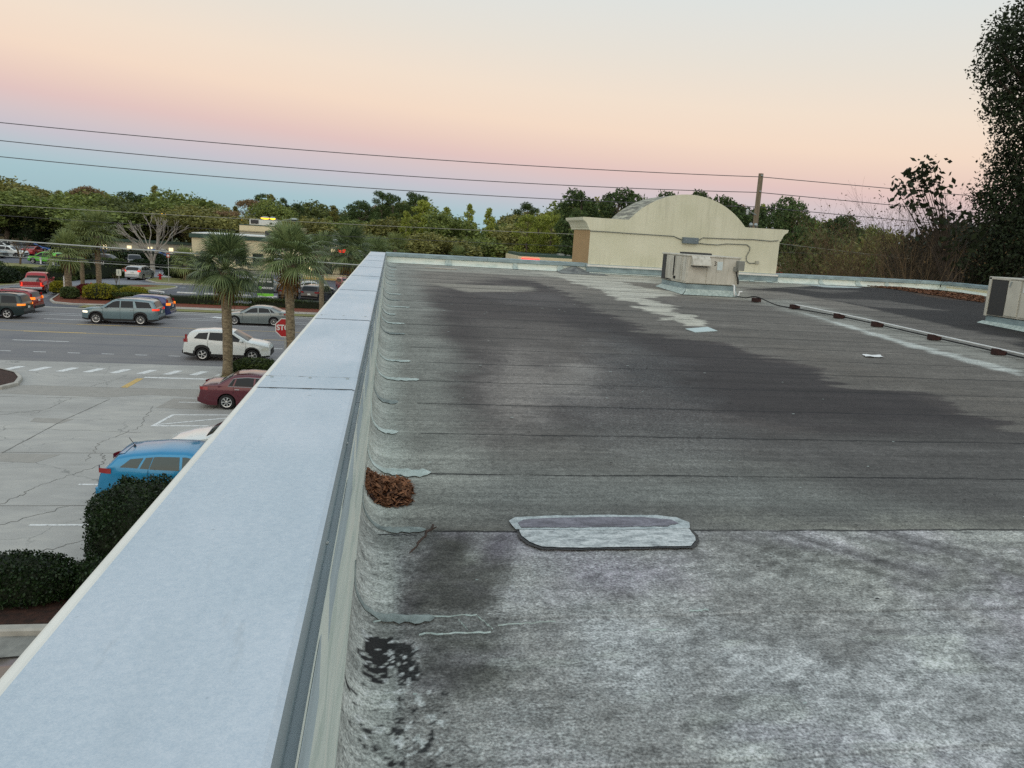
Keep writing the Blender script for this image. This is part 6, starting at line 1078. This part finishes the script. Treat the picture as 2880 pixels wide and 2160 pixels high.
shrub('dark_shrub', 'low hedge behind the red mulch corner', -34, 116.8, 2.2, 1., 1.3, m_hedge2, 3000, .12); shrub('dark_shrub', 'round black-green tree like bush before the glimpsed cream wall', -66, 158, 3.4, 3., 6.4, m_hedge2, 5000, .22)
# ---- posts and signs
m_red = mat('sign_red', '#B3121C', .4, .05, 5); m_signgrey = mat('sign_back', '#B9BDB9', .5, .08, 4, metal=.3); m_post = mat('sign_post', '#A9ACA6', .5, .1, 5, metal=.4)
c = at(802, 922, 38.4); g = empty('stop_sign', (c[0], 38.4, .1), 0, 'red octagonal stop sign half hidden by the second palm trunk', 'road sign')
def octo(r_): return [(r_*math.cos(PI/8+k*PI/4), r_*math.sin(PI/8+k*PI/4)) for k in range(8)]
zc = c[2]-.1; m = MB(); m.prism_y([(x, zc+z) for x, z in octo(.5)], -.012, .0); m.build('border', m_wpaint, g); m = MB(); m.prism_y([(x, zc+z) for x, z in octo(.455)], -.016, -.011); m.build('face', m_red, g)
text_mesh('lettering', 'STOP', .36, m_wpaint, g, Matrix.Translation((0, -.02, zc)) @ FACE_NEG_Y, .002, .012, sx=.92); m = MB(); m.box((0, .03, zc/2+.2), (.06, .04, zc+.5)); m.build('post', m_post, g)
def signpost(x, y, h, w_, hh, mt, name, label, cat='road sign', yaw=0, border=False):
    g = empty(name, (x, y, .1), yaw, label, cat); m = MB(); m.box((0, 0, h/2), (.07, .05, h)); m.build('post', m_post, g); m = MB(); m.prism_y(cap_rect(w_, hh, h-hh/2), -.05, -.03); m.build('panel', mt, g); return g
def cap_rect(w_, h, zc): return [(sx*(w_/2-.04*k), zc+sz*(h/2-.04*(1-k))) for sx, sz, ks in ((1, -1, (1, 0)), (1, 1, (0, 1)), (-1, 1, (1, 0)), (-1, -1, (0, 1))) for k in ks]
g = signpost(-28.5, 82.5, 2.75, .0+.92, .36, m_wpaint, 'one_way_sign', 'one way sign with a white arrow on black beside the tall palm trunk'); m = MB(); m.box((-.02, -.055, 2.57), (.84, .01, .28)); m.build('black_field', m_black, g)
m = MB(); m.prism_y([(-.36, 2.53), (.12, 2.53), (.12, 2.46), (.34, 2.57), (.12, 2.68), (.12, 2.61), (-.36, 2.61)], -.065, -.058); m.build('arrow', m_wpaint, g)
c = at(336, 777, 80.7); g = signpost(-26.1, 80.7, 2.1, .46, .62, mat('sign_white', '#D9DDCB', .5, .05, 5), 'white_sign', 'pale green-white sign plate on a post on the mulch island edge'); m = MB(); m.box((0, -.056, 1.8), (.05, .01, .34)); m.build('mark', m_galv, g)
c = at(475, 735, 94.2); g = signpost(-25.1, 94.2, 3.3, .36, .5, mat('sign_orange', '#C4543A', .5, .1, 5), 'orange_sign', 'small red and white sign on a pale post beyond the driveway'); m = MB(); m.box((0, -.056, 3.02), (.22, .01, .26)); m.build('mark', m_wpaint, g)
for x, lb in ((-47.0, 'left'), (-45.4, 'right')):
    m = MB(); m.box((0, 0, .5), (.16, .14, 1.0)); m.prism_y([(-.08, 1.0), (.08, 1.0), (0, 1.08)], -.07, .07); o = m.build('white_post', m_wpaint, loc=(x, 114.6, .1)); tag(o, lb+' one of two short white posts before the lime green SUV', 'post')
m = MB(); m.tube([(0, 0, 0), (0, 0, 1.7)], .07, 8); tag(m.build('white_post', m_wpaint, loc=(-28.75, 74.6, .1)), 'slim white pipe post just left of the short palm trunk', 'post')
m = MB(); m.box((0, 0, .3), (.2, .2, .6)); m.prism_y([(-.1, .6), (.1, .6), (.04, .72), (-.04, .72)], -.1, .1); tag(m.build('utility_marker', mat('marker_orange', '#C97B4A', .7, .1, 5), loc=(-28.5, 80.2, .1), bevel=.02), 'small orange marker box among the island shrubs', 'marker')
g = empty('fire_hydrant', (-26.9, 97.3, .1), 0, 'red fire hydrant with silver cap on the far grass corner', 'hydrant'); m = MB(); m.lathe([(.2, 0), (.2, .06), (.14, .08), (.14, .62), (.17, .64), (.17, .7)], (0, 0, 0), 14); m.lathe([(.07, -.28), (.07, .28)], (0, 0, .48), 10, 'x'); m.lathe([(.08, -.26), (.08, 0)], (0, 0, .45), 10, 'y'); m.build('barrel', m_red, g, smooth=False); m = MB(); m.lathe([(.165, .7), (.15, .8), (.08, .9), (.04, .92), (.04, .98), (.01, .98)], (0, 0, 0), 14); m.build('bonnet_cap', m_galv, g)
# leasing board
g = empty('lease_sign', (-11.6, 76.0, .1), math.radians(-3), 'dark green notice board reading AVAILABLE on two white posts', 'sign'); m_board = mat('board_green', '#2C3A34', .5, .06, 5); m_lg = mat('lime_green', '#7FD43C', .5, .05, 5)
m = MB(); m.box((0, 0, 1.62), (1.5, .05, 1.6)); m.build('board', m_board, g); m = MB(); m.prism_y([(-.75, .58), (-.75, .80), (.75, .80), (.75, .58), (.3, .56), (.0, .5), (-.3, .56)], -.04, .03); m.build('green_band', m_lg, g)
for sd in (-1, 1): m = MB(); m.box((sd*.66, .03, .4), (.13, .09, .85)); m.build('post', m_wpaint, g)
T_ = lambda x, z: Matrix.Translation((x, -.03, z)) @ FACE_NEG_Y
text_mesh('lettering', 'AVAILABLE', .20, m_wpaint, g, T_(0, 2.17), .002, .003); text_mesh('lettering', '407-276 9538', .20, m_wpaint, g, T_(0, 1.93), .002, .008); text_mesh('lettering', 'ARCHON', .25, m_wpaint, g, T_(.2, 1.32), .002, .008)
m = MB(); m.lathe([(.15, -.035), (.15, -.028)], (0, 0, 0), 18, 'y'); lo = m.build('logo_disc', m_lg, g, loc=(-.48, 0, 1.32)); m = MB(); m.lathe([(.09, -.042), (.09, -.034)], (0, 0, 0), 14, 'y'); m.build('logo_ring', m_board, lo); m = MB(); m.lathe([(.05, -.047), (.05, -.04)], (0, 0, 0), 10, 'y'); m.build('logo_dot', m_lg, lo)
# ---- lamps
m_lit = emis('sodium_lit', '#FFC020', 2.6); m_lamph = mat('lamp_housing', '#9AA39F', .5, .1, 4)
def lamp_head(g, ang, reach, H_, lit, s_=1.):
    ca, sa = math.cos(ang), math.sin(ang); m = MB(); m.tube([(0, 0, H_-.25), (ca*reach*.4, sa*reach*.4, H_+.12), (ca*reach, sa*reach, H_+.2)], .035*s_, 6); m.build('arm', m_lamph, g)
    M_ = Matrix.Rotation(ang, 4, 'Z'); m = MB(); vs = [(0, .10), (.15, .2), (.5, .24), (.8, .17), (.95, 0)]; top = []
    for x, w_ in vs: top.append([tuple(M_ @ Vector(((x*s_+reach-.05), w_*s_*k, H_+.2+.18*s_*math.sqrt(max(0, 1-k*k))*(w_/.24)+.02))) for k in (-1, -.6, 0, .6, 1)])
    m.grid(top); h_ = m.build('lamp_head', m_lamph, g, smooth=True); m = MB(); low = []
    for x, w_ in vs: low.append([tuple(M_ @ Vector(((x*s_+reach-.05), w_*s_*k*.96, H_+.2-.16*s_*math.sqrt(max(0, 1-k*k))*(w_/.24)+.015))) for k in (-1, -.6, 0, .6, 1)])
    m.grid(low); m.build('lens', m_lit if lit else m_glass2, h_, smooth=True)
g = empty('street_lamp', (-12.15, 89.4, 0), 0, 'tall pale street lamp with three curved heads, two lit yellow, above the palms', 'street lamp'); m = MB(); m.tube([(0, 0, 0), (0, 0, 7.75)], [.13, .09], 10); m.build('pole', m_lamph, g); m = MB(); m.lathe([(.28, 0), (.28, .75), (.2, .78)], (0, 0, 0), 12); m.build('base', mat('lamp_base', '#C9C6B8', .8, .1, 5), g)
for a, l in ((PI-.1, True), (-1.9, True), (.1, False)): lamp_head(g, a, 1.15, 7.75, l)
for px, py, Y, lb in [(483, 602, 150, 'distant twin lot lamp lit yellow above the pale bare tree'), (657, 616, 155, 'distant twin lot lamp lit yellow left of the cream building')]:
    c = at(px, py, Y); g = empty('lot_lamp', (c[0], Y, 0), 0, lb, 'street lamp'); m = MB(); m.tube([(0, 0, 0), (0, 0, c[2])], [.1, .07], 8); m.build('pole', m_lamph, g)
    for a in (0, PI): lamp_head(g, a, .9, c[2]-.2, True, 1.)
# ---- buildings beyond
m_cr = mat('cream_wall', '#DCD0AC', .85, .06, 1.5); m_gr = mat('green_trim', '#2F4A40', .6, .1, 3); m_wr = mat('white_roof', '#D9DCD8', .7, .05, 2); m_win = mat('dark_window', '#20282A', .15, .2, 2); m_gwall = mat('grey_wall', '#A9A79A', .85, .08, 2)
def bpart(g, name, mt, *boxes):
    m = MB(); ox, oy, oz = g.location
    for x0, x1, y0, y1, z0, z1 in boxes: m.box(((x0+x1)/2-ox, (y0+y1)/2-oy, (z0+z1)/2-oz), (x1-x0, y1-y0, z1-z0))
    return m.build(name, mt, g)
g = empty('cream_building', (-18, 118, 0), 0, 'long cream building with green roof edge behind the fan palms', 'building')
bpart(g, 'wall', m_cr, (-28.2, -6.3, 118, 128, 0, 4.75)); bpart(g, 'roof_edge', m_gr, (-28.5, -6, 117.7, 128.3, 4.75, 5.3)); bpart(g, 'roof', m_wr, (-28.2, -6.3, 118, 128, 5.3, 5.42)); bpart(g, 'roof_unit', m_coil, (-18.2, -16.6, 119, 120.5, 5.42, 6.2))
for x in (-27, -24.6, -22.2, -19.8, -14, -11, -8.4): w_ = bpart(g, 'window', m_win, (x, x+1.5, 117.95, 118.1, 1.2, 2.9)); bpart(g, 'door', m_win, (-17, -15.6, 117.95, 118.1, .0, 2.5)) if x == -14 else None
for x in (-12.6, -11.2, -9.8): bpart(g, 'white_column', m_wr, (x, x+.25, 117.4, 117.65, 0, 4.7))
bpart(g, 'sill_band', m_gwall, (-28.25, -6.25, 117.9, 118.0, .0, .5))
g = empty('upper_building', (-16, 130, 0), 0, 'higher cream block with a white rooftop screen behind the long cream building', 'building')
L0, L1, L2 = at(673, 632, 130), at(813, 640, 130), at(873, 652, 138)
bpart(g, 'wall', m_gwall, (L0[0], L1[0], 130.05, 140, 0, L0[2]-1.1)); m = MB(); zt0, zb0 = L0[2], L0[2]-1.0; ox, oy = -16, 130
m.add([(L0[0]-ox, 0, zb0), (L1[0]-ox, 0, zb0), (L1[0]-ox, 0, zt0), (L0[0]-ox, 0, zt0), (L2[0]-ox, 14, zb0), (L2[0]-ox, 14, zt0), (L0[0]-ox, 14, zb0), (L0[0]-ox, 14, zt0)], [(0, 1, 2, 3), (1, 4, 5, 2), (0, 3, 7, 6), (3, 2, 5, 7), (6, 7, 5, 4), (0, 6, 4, 1)]); m.build('parapet_band', m_cr, g)
bpart(g, 'roof_edge', m_gr, (L0[0]-.1, L1[0]+.1, 129.9, 131, zt0+.003, zt0+.14)); s0, s1 = at(700, 613, 131), at(786, 630, 131)
sc = bpart(g, 'rooftop_screen', m_wr, (s0[0], s1[0], 131.5, 134, zt0+.1, zt0+1.05)); bpart(g, 'louvre', m_coil, (s0[0]+.2, s0[0]+1.4, 131.4, 131.55, zt0+.3, zt0+.9)); bpart(g, 'louvre', m_coil, (s1[0]-1.6, s1[0]-1.2, 131.4, 131.55, zt0+.3, zt0+.6)); bpart(g, 'window', m_win, (-15, -12, 130.0, 130.1, 3.5, 5.2)); bpart(g, 'white_bay', m_wr, (-15.6, -14.2, 129.7, 130.0, 2, 5.9))
g = empty('drive_in_restaurant', (-4, 112, 0), 0, 'low restaurant with lit red and white lettering glowing through the palm fronds', 'building')
bpart(g, 'wall', m_cr, (-12, 4.5, 112, 122, 0, 3.3)); bpart(g, 'fascia', mat('fascia_dark', '#3A3430', .7, .1, 3), (-12.2, 4.8, 111.7, 122.2, 3.3, 4.5)); m_rlit = emis('red_lit', '#E82A1A', 1.0); m_wlit = emis('warm_lit', '#FFE9B8', 1.0)
for px in (955, 968, 1010, 1016, 1022): c = at(px, 706, 111.6); bpart(g, 'lit_panel', m_rlit, (c[0]-.24, c[0]+.24, 111.55, 111.7, c[2]-.22, c[2]+.22))
c = at(938, 704, 111.6); bpart(g, 'lit_panel', m_wlit, (c[0]-.3, c[0]+.2, 111.5, 111.7, c[2]-.3, c[2]+.25)); bpart(g, 'window', m_wlit, (-11.4, -10.9, 111.9, 112.05, 1, 2.3)); bpart(g, 'window', m_win, (-10.5, -8, 111.9, 112.05, .8, 2.4), ); bpart(g, 'window', m_win, (-7, -3, 111.9, 112.05, .8, 2.4)); bpart(g, 'kerb_band', m_yellow, (-12, 4.5, 111.2, 111.5, .0, .25))
g = empty('red_sign_building', (18, 92, 0), 0, 'cream shop front with a glowing red sign just over the front parapet', 'building')
z1 = at(1530, 730, 92)[2]; a, b = at(1456, 730, 92), at(1660, 740, 92); bpart(g, 'wall', m_cr, (a[0], a[0]+12, 92, 102, 0, z1+.25)); bpart(g, 'roof_edge', m_gr, (a[0]+.3, a[0]+12.2, 92.3, 102.2, z1+.25, z1+.55)); bpart(g, 'window', m_win, (a[0]+1, a[0]+5, 91.95, 92.1, .6, 2.6)); bpart(g, 'window', m_win, (a[0]+6, a[0]+10, 91.95, 92.1, .6, 2.6))
s0, s1 = at(1467, 731, 91.8), at(1517, 731, 91.8); sp_ = bpart(g, 'sign_panel', emis('sign_glow', '#FF5A50', 1.0), (s0[0], s1[0], 91.8, 91.9, s0[2]-.22, s0[2]+.24))
n = 11; wv_ = (s1[0]-s0[0])/n; rs = random.Random(2)
for k in range(n):
    if k in (3, 7): continue
    h_ = rs.uniform(.12, .19); x = s0[0]+wv_*(k+.5); gl = bpart(g, 'lit_glyph', m_rlit, (x-wv_*.32, x+wv_*.32, 91.72, 91.79, s0[2]-h_, s0[2]-h_+.07), (x-wv_*.06, x+wv_*.08, 91.71, 91.785, s0[2]-h_, s0[2]+h_))
for p0, p1, yb in (((1571, 713), (1585, 725), 94), ((1594, 716), (1606, 727), 94)):
    c0, c1 = at(*p0, yb), at(*p1, yb); bpart(g, 'roof_unit', m_galv, (c0[0], c1[0], yb, yb+1, z1+.5, c0[2]))
g = empty('tan_building', (40, 72, 0), 0, 'low tan building with small red tops right of the arched block', 'building')
a, b = at(2180, 742, 72), at(2343, 752, 72); bpart(g, 'wall', mat('tan_wall', '#9C8B6E', .85, .1, 3), (a[0]-4, b[0], 72, 80, 0, a[2]-.12)); bpart(g, 'cap', m_edge, (a[0]-4.1, b[0]+.1, 71.9, 80.1, a[2]-.12, a[2])); bpart(g, 'window', m_win, (a[0]+1, a[0]+4, 71.95, 72.05, 1, 3)) 
for px in (2194, 2245, 2280): c = at(px, 768, 71.5); bpart(g, 'red_awning', m_red, (c[0]-.45, c[0]+.45, 70.9, 72, c[2]-.7, c[2]+.08))
g = empty('cream_building', (-75, 185, 0), 0, 'cream wall glimpsed between the trees at the far left', 'building'); bpart(g, 'wall', m_cr, (-90, -62, 185, 195, 0, 5.5)); bpart(g, 'roof_edge', m_gr, (-90.2, -61.8, 184.7, 195.2, 5.5, 6.)); bpart(g, 'window', m_win, (-86, -83, 184.9, 185.1, 1, 3)); bpart(g, 'window', m_win, (-80, -77, 184.9, 185.1, 1, 3))
g = empty('shop_front', (-42, 147, 0), 0, 'low shop front with warm lit windows under the trees behind the bare tree', 'building'); bpart(g, 'wall', m_gwall, (-52, -30, 147, 149, 0, 2.6)); bpart(g, 'roof', m_gr, (-52.3, -29.7, 146.5, 149.3, 2.6, 3.0))
for x in (-50, -46, -42.5, -39, -36, -33): bpart(g, 'lit_window', m_wlit, (x, x+.7, 146.9, 147.05, 1.2, 1.9))
# air: faint
